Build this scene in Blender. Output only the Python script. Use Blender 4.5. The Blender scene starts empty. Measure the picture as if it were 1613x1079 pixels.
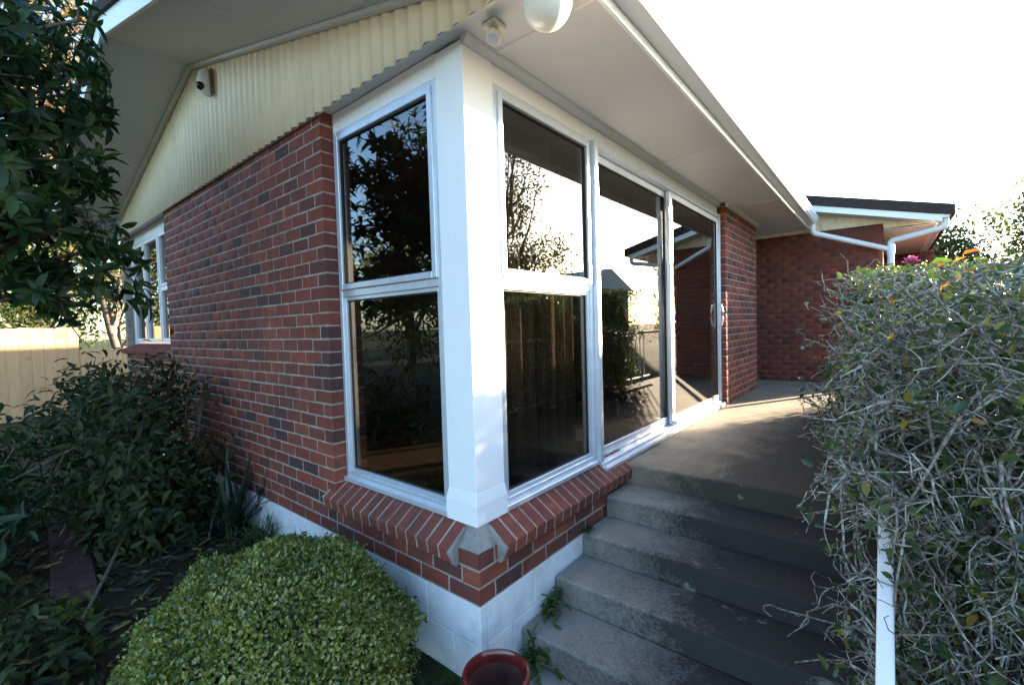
import bpy, math, random
import numpy as np
from mathutils import Vector, Matrix

random.seed(7)
rng = np.random.default_rng(11)
SC = bpy.context.scene
COL = SC.collection
R = math.radians

# ------------------------------------------------------------------ camera
CAM = np.array([-1.5247, -1.5007, 1.345])
YAW, PITCH, ROLL, FPX = 0.6885, -0.0365, -0.029, 716.58
fwd = np.array([math.cos(PITCH)*math.cos(YAW), math.cos(PITCH)*math.sin(YAW), math.sin(PITCH)])
rgt = np.array([math.sin(YAW), -math.cos(YAW), 0.0])
upv = np.cross(rgt, fwd)
cR, sR = math.cos(ROLL), math.sin(ROLL)
rgt, upv = cR*rgt + sR*upv, -sR*rgt + cR*upv
cam = bpy.data.cameras.new('camera')
cam.sensor_width = 36.0
cam.lens = FPX / 1613.0 * 36.0
cam.clip_start = 0.05
cam.clip_end = 2000
camo = bpy.data.objects.new('camera', cam)
COL.objects.link(camo)
M = Matrix.Identity(4)
for i in range(3):
    M[i][0], M[i][1], M[i][2], M[i][3] = rgt[i], upv[i], -fwd[i], CAM[i]
camo.matrix_world = M
SC.camera = camo

# ------------------------------------------------------------------ light
SUN_AZ, SUN_EL = R(-27.5), R(11.3)
world = bpy.data.worlds.new('World')
SC.world = world
world.use_nodes = True
wn = world.node_tree.nodes
sky = wn.new('ShaderNodeTexSky')
sky.sky_type = 'NISHITA'
sky.sun_disc = False
sky.sun_elevation = SUN_EL
sky.sun_rotation = R(90) - SUN_AZ
sky.air_density = 1.0
sky.dust_density = 1.0
sky.ozone_density = 2.6
world.node_tree.links.new(sky.outputs[0], wn['Background'].inputs[0])
wn['Background'].inputs[1].default_value = 0.10
sun = bpy.data.lights.new('sun', 'SUN')
sun.energy = 5.0
sun.angle = R(0.9)
sun.color = (1.0, 0.80, 0.58)
suno = bpy.data.objects.new('sun', sun)
COL.objects.link(suno)
sdir = Vector((math.cos(SUN_EL)*math.cos(SUN_AZ), math.cos(SUN_EL)*math.sin(SUN_AZ), math.sin(SUN_EL)))
suno.rotation_euler = (-sdir).to_track_quat('-Z', 'Y').to_euler()
suno.location = (20, -12, 12)
vs = SC.view_settings
vs.view_transform = 'Standard'
vs.look = 'None'
vs.gamma = 1.0
vs.exposure = 3.4
SC.render.use_motion_blur = False
SC.cycles.max_bounces = 10
SC.cycles.transparent_max_bounces = 16

# ------------------------------------------------------------------ materials
def new_mat(name):
    m = bpy.data.materials.new(name)
    m.use_nodes = True
    nt = m.node_tree
    for n in list(nt.nodes):
        nt.nodes.remove(n)
    out = nt.nodes.new('ShaderNodeOutputMaterial')
    return m, nt, out

def N(nt, t, **kw):
    n = nt.nodes.new(t)
    for k, v in kw.items():
        if k.startswith('i_'):
            n.inputs[k[2:].replace('_', ' ')].default_value = v
        else:
            setattr(n, k, v)
    return n

def ramp(nt, stops, fac=None):
    r = nt.nodes.new('ShaderNodeValToRGB')
    e = r.color_ramp.elements
    while len(e) > 1:
        e.remove(e[-1])
    e[0].position = stops[0][0]
    e[0].color = (*stops[0][1], 1)
    for p, c in stops[1:]:
        q = e.new(p)
        q.color = (*c, 1)
    if fac is not None:
        nt.links.new(fac, r.inputs[0])
    return r

def noise(nt, scale, detail=4, rough=.6, dist=0, vec=None):
    n = N(nt, 'ShaderNodeTexNoise')
    n.inputs['Scale'].default_value = scale
    n.inputs['Detail'].default_value = detail
    n.inputs['Roughness'].default_value = rough
    n.inputs['Distortion'].default_value = dist
    if vec is None:
        g = N(nt, 'ShaderNodeNewGeometry')
        vec = g.outputs['Position']
    nt.links.new(vec, n.inputs['Vector'])
    return n

def mixc(nt, fac, a, b, mode='MIX'):
    m = N(nt, 'ShaderNodeMix', data_type='RGBA', blend_type=mode)
    for sock, v in ((m.inputs[0], fac), (m.inputs[6], a), (m.inputs[7], b)):
        if hasattr(v, 'is_linked') or isinstance(v, bpy.types.NodeSocket):
            nt.links.new(v, sock)
        elif isinstance(v, (int, float)):
            sock.default_value = v
        else:
            sock.default_value = (*v, 1)
    return m.outputs[2]

def mapr(nt, v, a, b, c=0., d=1.):
    m = N(nt, 'ShaderNodeMapRange')
    nt.links.new(v, m.inputs[0])
    for i, x in enumerate((a, b, c, d)):
        m.inputs[1+i].default_value = x
    return m.outputs[0]

def mth(nt, op, a, b=None):
    m = N(nt, 'ShaderNodeMath', operation=op)
    for i, v in enumerate((a, b)):
        if v is None:
            continue
        if isinstance(v, (int, float)):
            m.inputs[i].default_value = v
        else:
            nt.links.new(v, m.inputs[i])
    return m.outputs[0]

def principled(nt, out, color, rough=.6, metal=0., spec=.5, bump=None, bstr=.2, bdist=.01):
    p = N(nt, 'ShaderNodeBsdfPrincipled')
    if isinstance(color, bpy.types.NodeSocket):
        nt.links.new(color, p.inputs['Base Color'])
    else:
        p.inputs['Base Color'].default_value = (*color, 1)
    if isinstance(rough, bpy.types.NodeSocket):
        nt.links.new(rough, p.inputs['Roughness'])
    else:
        p.inputs['Roughness'].default_value = rough
    p.inputs['Metallic'].default_value = metal
    p.inputs['Specular IOR Level'].default_value = spec
    if bump is not None:
        b = N(nt, 'ShaderNodeBump')
        b.inputs['Strength'].default_value = bstr
        b.inputs['Distance'].default_value = bdist
        nt.links.new(bump, b.inputs['Height'])
        nt.links.new(b.outputs[0], p.inputs['Normal'])
    if out is not None:
        nt.links.new(p.outputs[0], out.inputs[0])
    return p

def simple(name, color, rough=.6, metal=0., var=.12, scale=6., dirt=0., bump=0., spec=.5):
    m, nt, out = new_mat(name)
    n1 = noise(nt, scale, 5)
    dark = tuple(c*(1-var*1.6) for c in color)
    lite = tuple(min(1, c*(1+var)) for c in color)
    c = ramp(nt, [(.3, dark), (.7, lite)], n1.outputs[0]).outputs[0]
    if dirt > 0:
        n2 = noise(nt, scale*.35, 8, .7)
        f = mapr(nt, n2.outputs[0], .5, .75, 0, dirt)
        c = mixc(nt, f, c, tuple(x*.35 for x in (color[0], color[1]*.92, color[2]*.8)))
    nb = noise(nt, scale*12, 3)
    principled(nt, out, c, rough, metal, spec, nb.outputs[0] if bump else None, bump, .004)
    return m

def leaf_mat(name, stops, rough=.4, trans=.35, spec=.5):
    m, nt, out = new_mat(name)
    a = N(nt, 'ShaderNodeAttribute', attribute_name='rnd')
    r = ramp(nt, stops, a.outputs['Fac'])
    nz = noise(nt, 40, 2)
    c = mixc(nt, mapr(nt, nz.outputs[0], .3, .7, 0, .35), r.outputs[0], (.05, .05, .02), 'MULTIPLY')
    p = principled(nt, None, c, rough, 0, spec)
    t = N(nt, 'ShaderNodeBsdfTranslucent')
    h = N(nt, 'ShaderNodeHueSaturation')
    h.inputs['Value'].default_value = 1.5
    h.inputs['Saturation'].default_value = 1.1
    nt.links.new(c, h.inputs['Color'])
    nt.links.new(h.outputs[0], t.inputs[0])
    ms = N(nt, 'ShaderNodeMixShader')
    ms.inputs[0].default_value = trans
    nt.links.new(p.outputs[0], ms.inputs[1])
    nt.links.new(t.outputs[0], ms.inputs[2])
    nt.links.new(ms.outputs[0], out.inputs[0])
    return m

def brick_mat():
    m, nt, out = new_mat('brick')
    a = N(nt, 'ShaderNodeAttribute', attribute_name='rnd')
    r = ramp(nt, [(0, (.05, .032, .033)), (.08, (.08, .036, .033)), (.14, (.14, .042, .031)), (.4, (.20, .050, .032)),
                  (.7, (.245, .058, .034)), (1, (.29, .078, .046))], a.outputs['Fac'])
    n1 = noise(nt, 9, 5, .65)
    c = mixc(nt, mapr(nt, n1.outputs[0], .38, .68, 0, .7), r.outputs[0], (.10, .036, .032))
    n2 = noise(nt, 120, 3)
    c = mixc(nt, mapr(nt, n2.outputs[0], .55, .75, 0, .35), c, (.28, .16, .12))
    n3 = noise(nt, 1.7, 4)
    c = mixc(nt, mapr(nt, n3.outputs[0], .48, .68, 0, .55), c, (.075, .040, .036))
    nb = noise(nt, 90, 4, .7)
    principled(nt, out, c, .82, 0, .25, nb.outputs[0], .35, .004)
    return m

def concrete_mat(name='stained_concrete', c0=(.17, .162, .145), c1=(.27, .258, .225), c2=(.022, .021, .021)):
    m, nt, out = new_mat(name)
    n1 = noise(nt, 3.5, 8, .65)
    base = ramp(nt, [(.3, c0), (.7, c1)], n1.outputs[0]).outputs[0]
    g = N(nt, 'ShaderNodeNewGeometry')
    s = N(nt, 'ShaderNodeSeparateXYZ')
    nt.links.new(g.outputs['Position'], s.inputs[0])
    n2 = noise(nt, 1.6, 9, .72, .4)
    n3 = noise(nt, 14, 6, .7)
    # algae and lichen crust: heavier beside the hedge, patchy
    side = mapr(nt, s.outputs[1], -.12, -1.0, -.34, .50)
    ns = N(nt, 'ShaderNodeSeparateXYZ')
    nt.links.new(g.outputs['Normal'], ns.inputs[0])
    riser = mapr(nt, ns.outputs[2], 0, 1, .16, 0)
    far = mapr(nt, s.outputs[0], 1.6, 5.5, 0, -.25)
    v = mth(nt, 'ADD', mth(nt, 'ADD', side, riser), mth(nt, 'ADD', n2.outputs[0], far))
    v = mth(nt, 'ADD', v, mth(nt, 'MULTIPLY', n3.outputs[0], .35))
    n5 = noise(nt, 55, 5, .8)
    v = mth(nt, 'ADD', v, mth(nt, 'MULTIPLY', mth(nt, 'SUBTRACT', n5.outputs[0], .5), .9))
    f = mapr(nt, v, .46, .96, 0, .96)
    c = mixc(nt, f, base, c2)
    n4 = noise(nt, 5.5, 4, .6, .8)
    c = mixc(nt, mapr(nt, n4.outputs[0], .66, .70, 0, .45), c, (.27, .26, .24))
    nb = noise(nt, 70, 5, .75)
    principled(nt, out, c, .88, 0, .25, nb.outputs[0], .4, .006)
    return m

def glass_mat(name, tint, f0=.085):
    m, nt, out = new_mat(name)
    g = N(nt, 'ShaderNodeNewGeometry')
    dp = N(nt, 'ShaderNodeVectorMath', operation='DOT_PRODUCT')
    nt.links.new(g.outputs['Normal'], dp.inputs[0])
    nt.links.new(g.outputs['Incoming'], dp.inputs[1])
    c = mth(nt, 'ABSOLUTE', dp.outputs['Value'])
    k = mth(nt, 'POWER', mth(nt, 'SUBTRACT', 1.0, c), 5.0)
    f = mth(nt, 'ADD', mth(nt, 'MULTIPLY', k, 1-f0), f0)
    gl = N(nt, 'ShaderNodeBsdfGlossy')
    gl.inputs['Roughness'].default_value = 0.0
    gl.inputs['Color'].default_value = (1, 1, 1, 1)
    tr = N(nt, 'ShaderNodeBsdfTransparent')
    tr.inputs[0].default_value = (*tint, 1)
    ms = N(nt, 'ShaderNodeMixShader')
    nt.links.new(f, ms.inputs[0])
    nt.links.new(tr.outputs[0], ms.inputs[1])
    nt.links.new(gl.outputs[0], ms.inputs[2])
    nt.links.new(ms.outputs[0], out.inputs[0])
    return m

def ground_mat():
    m, nt, out = new_mat('soil_and_lawn')
    n1 = noise(nt, 7, 8, .7)
    soil = ramp(nt, [(.3, (.022, .016, .011)), (.55, (.045, .034, .022)), (.8, (.08, .06, .04))], n1.outputs[0]).outputs[0]
    n2 = noise(nt, 22, 6, .7)
    grass = ramp(nt, [(.3, (.018, .032, .010)), (.7, (.06, .09, .025))], n2.outputs[0]).outputs[0]
    n3 = noise(nt, .9, 5)
    c = mixc(nt, mapr(nt, n3.outputs[0], .45, .6), soil, grass)
    principled(nt, out, c, .95, 0, .1, n2.outputs[0], .8, .03)
    return m

def wood_mat(name, c0, c1, axis_scale=(25, 25, 1.2)):
    m, nt, out = new_mat(name)
    g = N(nt, 'ShaderNodeNewGeometry')
    mp = N(nt, 'ShaderNodeMapping')
    mp.inputs['Scale'].default_value = axis_scale
    nt.links.new(g.outputs['Position'], mp.inputs[0])
    n1 = noise(nt, 1.5, 6, .65, .6, mp.outputs[0])
    oi = N(nt, 'ShaderNodeObjectInfo')
    c = ramp(nt, [(.25, c0), (.75, c1)], n1.outputs[0]).outputs[0]
    c = mixc(nt, mapr(nt, oi.outputs['Random'], 0, 1, 0, .35), c, tuple(x*.6 for x in c0))
    n2 = noise(nt, 3.2, 4)
    c = mixc(nt, mapr(nt, n2.outputs[0], .62, .7, 0, .5), c, tuple(x*.45 for x in c0))
    principled(nt, out, c, .8, 0, .2, n1.outputs[0], .25, .004)
    return m

MT = {}
MT['brick'] = brick_mat()
MT['mortar'] = simple('mortar', (.345, .30, .26), .95, 0, .22, 14, .6, .4, .1)
MT['white'] = simple('white_paint', (.80, .80, .80), .42, 0, .02, 3, .05, .04)
MT['base'] = simple('white_foundation_paint', (.70, .72, .75), .7, 0, .06, 9, .5, .5)
MT['alu'] = simple('anodised_aluminium', (.64, .685, .75), .38, .55, .05, 12, .07)
MT['rubber'] = simple('black_gasket', (.012, .012, .013), .6, 0, .1)
MT['soffit'] = simple('soffit_paint', (.58, .59, .585), .6, 0, .03, 1.5, .12, .05)
MT['cream'] = simple('cream_cladding', (.82, .71, .50), .5, 0, .05, 4, .15, .03)
MT['roof'] = simple('dark_roof_tile', (.055, .042, .038), .9, 0, .3, 60, .3, .6, .1)
MT['concrete'] = concrete_mat()
MT['landing'] = concrete_mat('brown_stained_concrete', (.17, .145, .11), (.29, .25, .195), (.040, .034, .028))
MT['pave'] = simple('paving_concrete', (.27, .255, .23), .9, 0, .2, 8, .5, .5, .1)
MT['glass'] = glass_mat('tinted_glass', (.50, .49, .47))
MT['ground'] = ground_mat()
MT['fence'] = wood_mat('fence_timber', (.44, .28, .14), (.60, .42, .23))
MT['plaster'] = simple('interior_plaster', (.28, .23, .18), .9, 0, .05)
MT['carpet'] = simple('carpet', (.12, .085, .05), .95, 0, .2, 40)
MT['curtain'] = simple('curtain_cloth', (.27, .22, .155), .9, 0, .1, 20)
MT['pot'] = simple('red_glaze', (.13, .016, .014), .16, 0, .3, 9, .0, .03, .7)
MT['potin'] = simple('pot_interior', (.10, .035, .028), .55, 0, .3, 12, .3, .1)
MT['globe'] = simple('opal_globe', (.80, .78, .70), .25, 0, .03, 8, .12)
MT['plastic'] = simple('aged_plastic', (.66, .62, .52), .45, 0, .08, 14, .35)
MT['camwhite'] = simple('camera_plastic', (.70, .69, .66), .4, 0, .04)
MT['black'] = simple('black_dome', (.01, .01, .012), .12, 0, .1)
MT['pvc'] = simple('white_pvc', (.72, .75, .77), .35, 0, .03, 5, .08)
MT['bark'] = simple('grey_bark', (.14, .115, .09), .95, 0, .35, 18, .4, .8, .1)
def lichen_mat():
    m, nt, out = new_mat('lichen_twig')
    n1 = noise(nt, 38, 6, .75)
    n2 = noise(nt, 6, 3)
    c = ramp(nt, [(.36, (.075, .058, .045)), (.46, (.17, .145, .12)), (.54, (.34, .335, .30)), (.70, (.52, .54, .50))], n1.outputs[0]).outputs[0]
    c = mixc(nt, mapr(nt, n2.outputs[0], .45, .65, 0, .6), c, (.13, .105, .08))
    principled(nt, out, c, .95, 0, .1, n1.outputs[0], 1.0, .006)
    return m
MT['lichen'] = lichen_mat()
MT['wing_mortar'] = simple('shaded_red_mortar', (.15, .075, .06), .95, 0, .15, 30, .25, .4, .1)  # red mortar, darkened so its colour carries the wing wall's shade
MT['stick'] = simple('dead_stick', (.20, .145, .11), .9, 0, .25, 30, .3, .5, .1)
MT['slab'] = simple('dark_brown_board', (.085, .050, .046), .85, 0, .25, 14, .4, .5, .1)
MT['dark_leaf'] = leaf_mat('dark_glossy_leaf', [(0, (.012, .035, .014)), (.5, (.022, .060, .022)), (.85, (.045, .10, .030)), (1, (.11, .17, .03))], .42, .25, .3)
MT['shrub_leaf'] = leaf_mat('shrub_leaf', [(0, (.014, .026, .009)), (.5, (.034, .052, .017)), (.9, (.07, .09, .028)), (1, (.20, .16, .035))], .55, .25, .25)
MT['box_leaf'] = leaf_mat('box_leaf', [(0, (.045, .07, .018)), (.35, (.13, .17, .034)), (.7, (.29, .32, .07)), (.92, (.50, .49, .17)), (1, (.34, .18, .07))], .22, .35, .7)
MT['hedge_leaf'] = leaf_mat('hedge_leaf', [(0, (.022, .05, .018)), (.5, (.05, .085, .026)), (.88, (.11, .145, .035)), (.98, (.22, .21, .04)), (1, (.34, .15, .03))], .3, .38)
MT['orange_leaf'] = leaf_mat('orange_leaf', [(0, (.45, .13, .02)), (1, (.55, .24, .03))], .4, .4)
MT['petal'] = leaf_mat('pink_petal', [(0, (.62, .12, .28)), (1, (.80, .34, .50))], .5, .35)
MT['far_leaf'] = leaf_mat('tree_leaf', [(0, (.025, .045, .015)), (.5, (.06, .085, .022)), (.85, (.13, .14, .035)), (1, (.24, .19, .04))], .5, .4)
MT['autumn_leaf'] = leaf_mat('autumn_leaf', [(0, (.05, .06, .02)), (.4, (.11, .10, .035)), (.75, (.17, .10, .045)), (1, (.22, .09, .055))], .5, .45)
MT['strap_leaf'] = leaf_mat('strap_leaf', [(0, (.02, .036, .024)), (1, (.07, .10, .05))], .4, .2)
MT['grass_leaf'] = leaf_mat('grass_blade', [(0, (.03, .07, .015)), (1, (.10, .16, .04))], .5, .35)
MT['litter'] = leaf_mat('dead_leaf', [(0, (.03, .035, .015)), (.35, (.07, .06, .03)), (.7, (.14, .105, .05)), (.93, (.25, .20, .06)), (1, (.36, .32, .06))], .7, .2)
MT['lime_leaf'] = leaf_mat('lime_leaf', [(0, (.06, .14, .012)), (1, (.16, .26, .02))], .35, .35)
MT['palewall'] = simple('pale_blue_paint', (.48, .58, .66), .6, 0, .04)
MT['housewall'] = simple('grey_weatherboard', (.55, .54, .52), .7, 0, .06)

# ------------------------------------------------------------------ object helpers
def tag(o, label=None, cat=None, group=None, kind=None):
    for k, v in (('label', label), ('category', cat), ('group', group), ('kind', kind)):
        if v:
            o[k] = v
    return o

def thing(name, label, cat, loc=(0, 0, 0), group=None):
    o = bpy.data.objects.new(name, None)
    COL.objects.link(o)
    o.location = loc
    o.empty_display_size = .1
    o['loc0'] = tuple(loc)
    return tag(o, label, cat, group)

def link(o, parent=None):
    COL.objects.link(o)
    if parent is not None:
        o.parent = parent
        if parent.type == 'EMPTY':
            o.matrix_parent_inverse = Matrix.Translation(-Vector(parent.location))
    return o

class MB:
    """collects shapes in world coordinates; build() links them as one mesh object"""
    def __init__(s):
        s.v, s.f = [], []
    def add(s, vs, fs):
        n = len(s.v)
        s.v += [tuple(map(float, p)) for p in vs]
        s.f += [tuple(i+n for i in q) for q in fs]
        return s
    def box(s, x0, x1, y0, y1, z0, z1):
        x0, x1 = min(x0, x1), max(x0, x1)
        y0, y1 = min(y0, y1), max(y0, y1)
        z0, z1 = min(z0, z1), max(z0, z1)
        vs = [(x, y, z) for z in (z0, z1) for y in (y0, y1) for x in (x0, x1)]
        return s.add(vs, [(0, 2, 3, 1), (4, 5, 7, 6), (0, 1, 5, 4), (2, 6, 7, 3), (0, 4, 6, 2), (1, 3, 7, 5)])
    def hexa(s, a, b):
        """two quads (4 points each, same winding) bridged into a solid"""
        return s.add(list(a)+list(b), [(3, 2, 1, 0), (4, 5, 6, 7), (0, 1, 5, 4), (1, 2, 6, 5), (2, 3, 7, 6), (3, 0, 4, 7)])
    def prism(s, poly, axis, a, b):
        """polygon in the two other axes extruded along axis from a to b"""
        def P(p, t):
            q = list(p)
            q.insert(axis, t)
            return q
        n = len(poly)
        vs = [P(p, a) for p in poly] + [P(p, b) for p in poly]
        fs = [tuple(range(n))[::-1], tuple(range(n, 2*n))] + [(i, (i+1) % n, n+(i+1) % n, n+i) for i in range(n)]
        return s.add(vs, fs)
    def tube(s, path, rad, sides=8, cap=True):
        v, f = tube_np(np.array(path, float), np.array(rad if hasattr(rad, '__len__') else [rad]*len(path), float), sides)
        n0 = len(s.v)
        s.add(v, [tuple(q) for q in f])
        if cap:
            s.f.append(tuple(n0+i for i in range(sides))[::-1])
            s.f.append(tuple(n0+(len(path)-1)*sides+i for i in range(sides)))
        return s
    def lathe(s, c, prof, sides=32, axis=2, close=True):
        vs, fs = [], []
        for r, h in prof:
            for k in range(sides):
                t = 2*math.pi*k/sides
                if axis == 2:
                    vs.append((c[0]+r*math.cos(t), c[1]+r*math.sin(t), c[2]+h))
                elif axis == 0:
                    vs.append((c[0]+h, c[1]+r*math.cos(t), c[2]+r*math.sin(t)))
                else:
                    vs.append((c[0]+r*math.sin(t), c[1]+h, c[2]+r*math.cos(t)))
        for i in range(len(prof)-1):
            for k in range(sides):
                k2 = (k+1) % sides
                fs.append((i*sides+k, i*sides+k2, (i+1)*sides+k2, (i+1)*sides+k))
        return s.add(vs, fs)
    def build(s, name, mat, parent=None, bevel=0, smooth=False, seg=2):
        me = bpy.data.meshes.new(name)
        me.from_pydata(s.v, [], s.f)
        me.update()
        me.materials.append(MT[mat] if isinstance(mat, str) else mat)
        o = bpy.data.objects.new(name, me)
        link(o, parent)
        if bevel:
            b = o.modifiers.new('bevel', 'BEVEL')
            b.width = bevel
            b.segments = seg
            b.limit_method = 'ANGLE'
            b.angle_limit = R(40)
            b.harden_normals = False
        if smooth:
            me.shade_smooth()
            if hasattr(me, 'set_sharp_from_angle'):
                me.set_sharp_from_angle(angle=R(40))
        return o

def tube_np(path, rad, sides=5):
    n = len(path)
    t = np.gradient(path, axis=0)
    t /= np.linalg.norm(t, axis=1)[:, None] + 1e-9
    ref = np.array([0., 0., 1.]) if abs(t[0][2]) < .8 else np.array([1., 0., 0.])
    a = np.cross(t, ref)
    a /= np.linalg.norm(a, axis=1)[:, None] + 1e-9
    b = np.cross(t, a)
    th = np.arange(sides)*2*np.pi/sides
    v = path[:, None, :] + rad[:, None, None]*(np.cos(th)[None, :, None]*a[:, None, :] + np.sin(th)[None, :, None]*b[:, None, :])
    i = np.arange(n-1)[:, None]*sides
    k = np.arange(sides)[None, :]
    k2 = (k+1) % sides
    f = np.stack([i+k, i+k2, i+sides+k2, i+sides+k], -1).reshape(-1, 4)
    return v.reshape(-1, 3), f

def np_mesh(name, verts, faces, mat, parent=None, rnd=None, smooth=False):
    """faces: (M,k) array, all k-gons"""
    verts = np.ascontiguousarray(verts, np.float32)
    faces = np.ascontiguousarray(faces, np.int32)
    me = bpy.data.meshes.new(name)
    me.vertices.add(len(verts))
    me.vertices.foreach_set('co', verts.ravel())
    me.loops.add(faces.size)
    me.loops.foreach_set('vertex_index', faces.ravel())
    me.polygons.add(len(faces))
    me.polygons.foreach_set('loop_start', np.arange(0, faces.size, faces.shape[1], dtype=np.int32))
    me.update(calc_edges=True)
    me.validate()
    if rnd is not None:
        a = me.attributes.new('rnd', 'FLOAT', 'POINT')
        a.data.foreach_set('value', np.ascontiguousarray(rnd, np.float32))
    me.materials.append(MT[mat] if isinstance(mat, str) else mat)
    if smooth:
        me.shade_smooth()
    o = bpy.data.objects.new(name, me)
    link(o, parent)
    return o

def unit(v):
    return v/(np.linalg.norm(v, axis=-1, keepdims=True)+1e-9)

def rand_dirs(n, g=rng):
    return unit(g.normal(size=(n, 3)))

def tubes_mesh(name, lines, mat, parent, sides=5):
    V, F, n = [], [], 0
    for path, rad in lines:
        v, f = tube_np(np.asarray(path, float), np.asarray(rad, float), sides)
        V.append(v)
        F.append(f+n)
        n += len(v)
    return np_mesh(name, np.concatenate(V), np.concatenate(F), mat, parent, smooth=True)

LEAF6 = (np.array([[0, 0, 0], [.26, -.44, .10], [.66, -.40, .07], [.5, 0, 0.02], [1, 0, -.06], [.66, .40, .07], [.26, .44, .10]]),
         np.array([[0, 1, 3], [1, 2, 3], [2, 4, 3], [3, 4, 5], [3, 5, 6], [3, 6, 0]]))
LEAF4 = (np.array([[0, 0, 0], [.45, -.5, .08], [1, 0, -.04], [.45, .5, .08], [.5, 0, 0]]),
         np.array([[0, 1, 4], [1, 2, 4], [4, 2, 3], [0, 4, 3]]))

def leaves_mesh(name, pos, dirs, ups, L, Wd, mat, parent=None, rnd=None, shape=LEAF4, droop=0.):
    n = len(pos)
    d = unit(dirs)
    s = np.cross(d, ups)
    s = unit(s)
    u = np.cross(s, d)
    T, F = shape
    L = np.broadcast_to(np.asarray(L, float), (n,))
    Wd = np.broadcast_to(np.asarray(Wd, float), (n,))
    k = len(T)
    z = T[:, 2][None, :]*Wd[:, None]*2 - droop*(T[:, 0]**2)[None, :]*L[:, None]
    V = pos[:, None, :] + d[:, None, :]*(T[:, 0][None, :]*L[:, None])[..., None] \
        + s[:, None, :]*(T[:, 1][None, :]*Wd[:, None])[..., None] + u[:, None, :]*z[..., None]
    FF = (F[None] + (np.arange(n)*k)[:, None, None]).reshape(-1, 3)
    if rnd is None:
        rnd = rng.random(n)
    return np_mesh(name, V.reshape(-1, 3), FF, mat, parent, np.repeat(rnd, k))

# ================================================================== dimensions (metres)
YW, YL = 1.292, 4.776          # brick panel of the gable wall
HB = 32*0.086                  # top of brickwork
ZL = 0.295                     # landing level
RISE, TREAD, X1 = 0.1387, 0.3214, 1.2676
ZG = ZL - 5*RISE               # paving level, about -0.40
XP0, XP1, XW = 4.405, 6.11, 7.25
SOF = 2.752
EAVE = -0.56
SLOPE = 0.2715
RIDGE_Y = 3.44
def zs(y):                     # underside of the gable verge
    return 2.722 + SLOPE*((y-EAVE) if y <= RIDGE_Y else (2*RIDGE_Y-EAVE-y))

# ================================================================== ground, path
def ground_z(x, y):
    base = -.43 + .055*np.clip(y, 0, 4) + .0*x
    b = .02*np.sin(3.1*x+1.3*y) + .015*np.sin(7.7*x-5.1*y+1) + .012*np.sin(13*x+11*y)
    side = np.where(y < -.2, -.04, 0)
    return base + b*np.where(np.hypot(x, y) < 30, 1, 0) + side
gx = np.unique(np.concatenate([np.linspace(-400, -12, 12), np.linspace(-12, 12, 97), np.linspace(12, 400, 16)]))
gy = np.unique(np.concatenate([np.linspace(-400, -12, 12), np.linspace(-12, 14, 105), np.linspace(14, 400, 16)]))
GX, GY = np.meshgrid(gx, gy)
GZ = ground_z(GX, GY)
nx = len(gx)
idx = np.arange(len(gy)-1)[:, None]*nx + np.arange(nx-1)[None, :]
tag(np_mesh('ground', np.stack([GX, GY, GZ], -1).reshape(-1, 3),
            np.stack([idx, idx+1, idx+nx+1, idx+nx], -1).reshape(-1, 4), 'ground', smooth=True), kind='structure')
pv = MB()
pv.box(-4.2, .3, -1.62, -.04, ZG-.12, ZG)
tag(pv.build('path', 'pave', bevel=.01), kind='structure')

dv = MB()  # unseen slab added behind the camera to bounce light up to the eaves
dv.box(-16, -4.22, -14, -.5, ZG-.12, ZG-.004)
dv.box(-4.21, -1.0, -14, -1.64, ZG-.12, ZG-.004)
tag(dv.build('bounce_slab', 'pave'), kind='structure')

# ================================================================== the house
house = thing('brick_house', 'red brick bungalow with white corner post, tinted windows and cream corrugated gable', 'house', (3, 3, ZG))

# --- foundation of painted blocks
fnd = MB()
fnd.box(.012, .11, .012, 6.9, -.9, -.004)
fnd.box(.11, XP0+1, .012, .11, -.9, -.004)
fo = fnd.build('foundation_wall', 'base', house)
blk = MB()
def block(f, a0, a1, z0, z1):
    m = MB()
    if f == 'L':
        m.box(.002, .05, a0, a1, z0, z1)
    else:
        m.box(a0, a1, .002, .05, z0, z1)
    return m.build('block', 'base', fo, bevel=.004, seg=1)
for row in range(3):
    z1 = -.002 - row*.2
    z0 = z1 - .197
    off = 0 if row % 2 == 0 else -.2
    y = .0
    a = .002
    e = .39 + off
    while a < 6.8:
        block('L', a, min(e, 6.9), z0, z1)
        a, e = e+.0035, e+.3985
    a, e = .0535, .39+.05+off
    while a < 1.5:
        block('R', a, e, z0, z1)
        a, e = e+.0035, e+.3985

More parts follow.
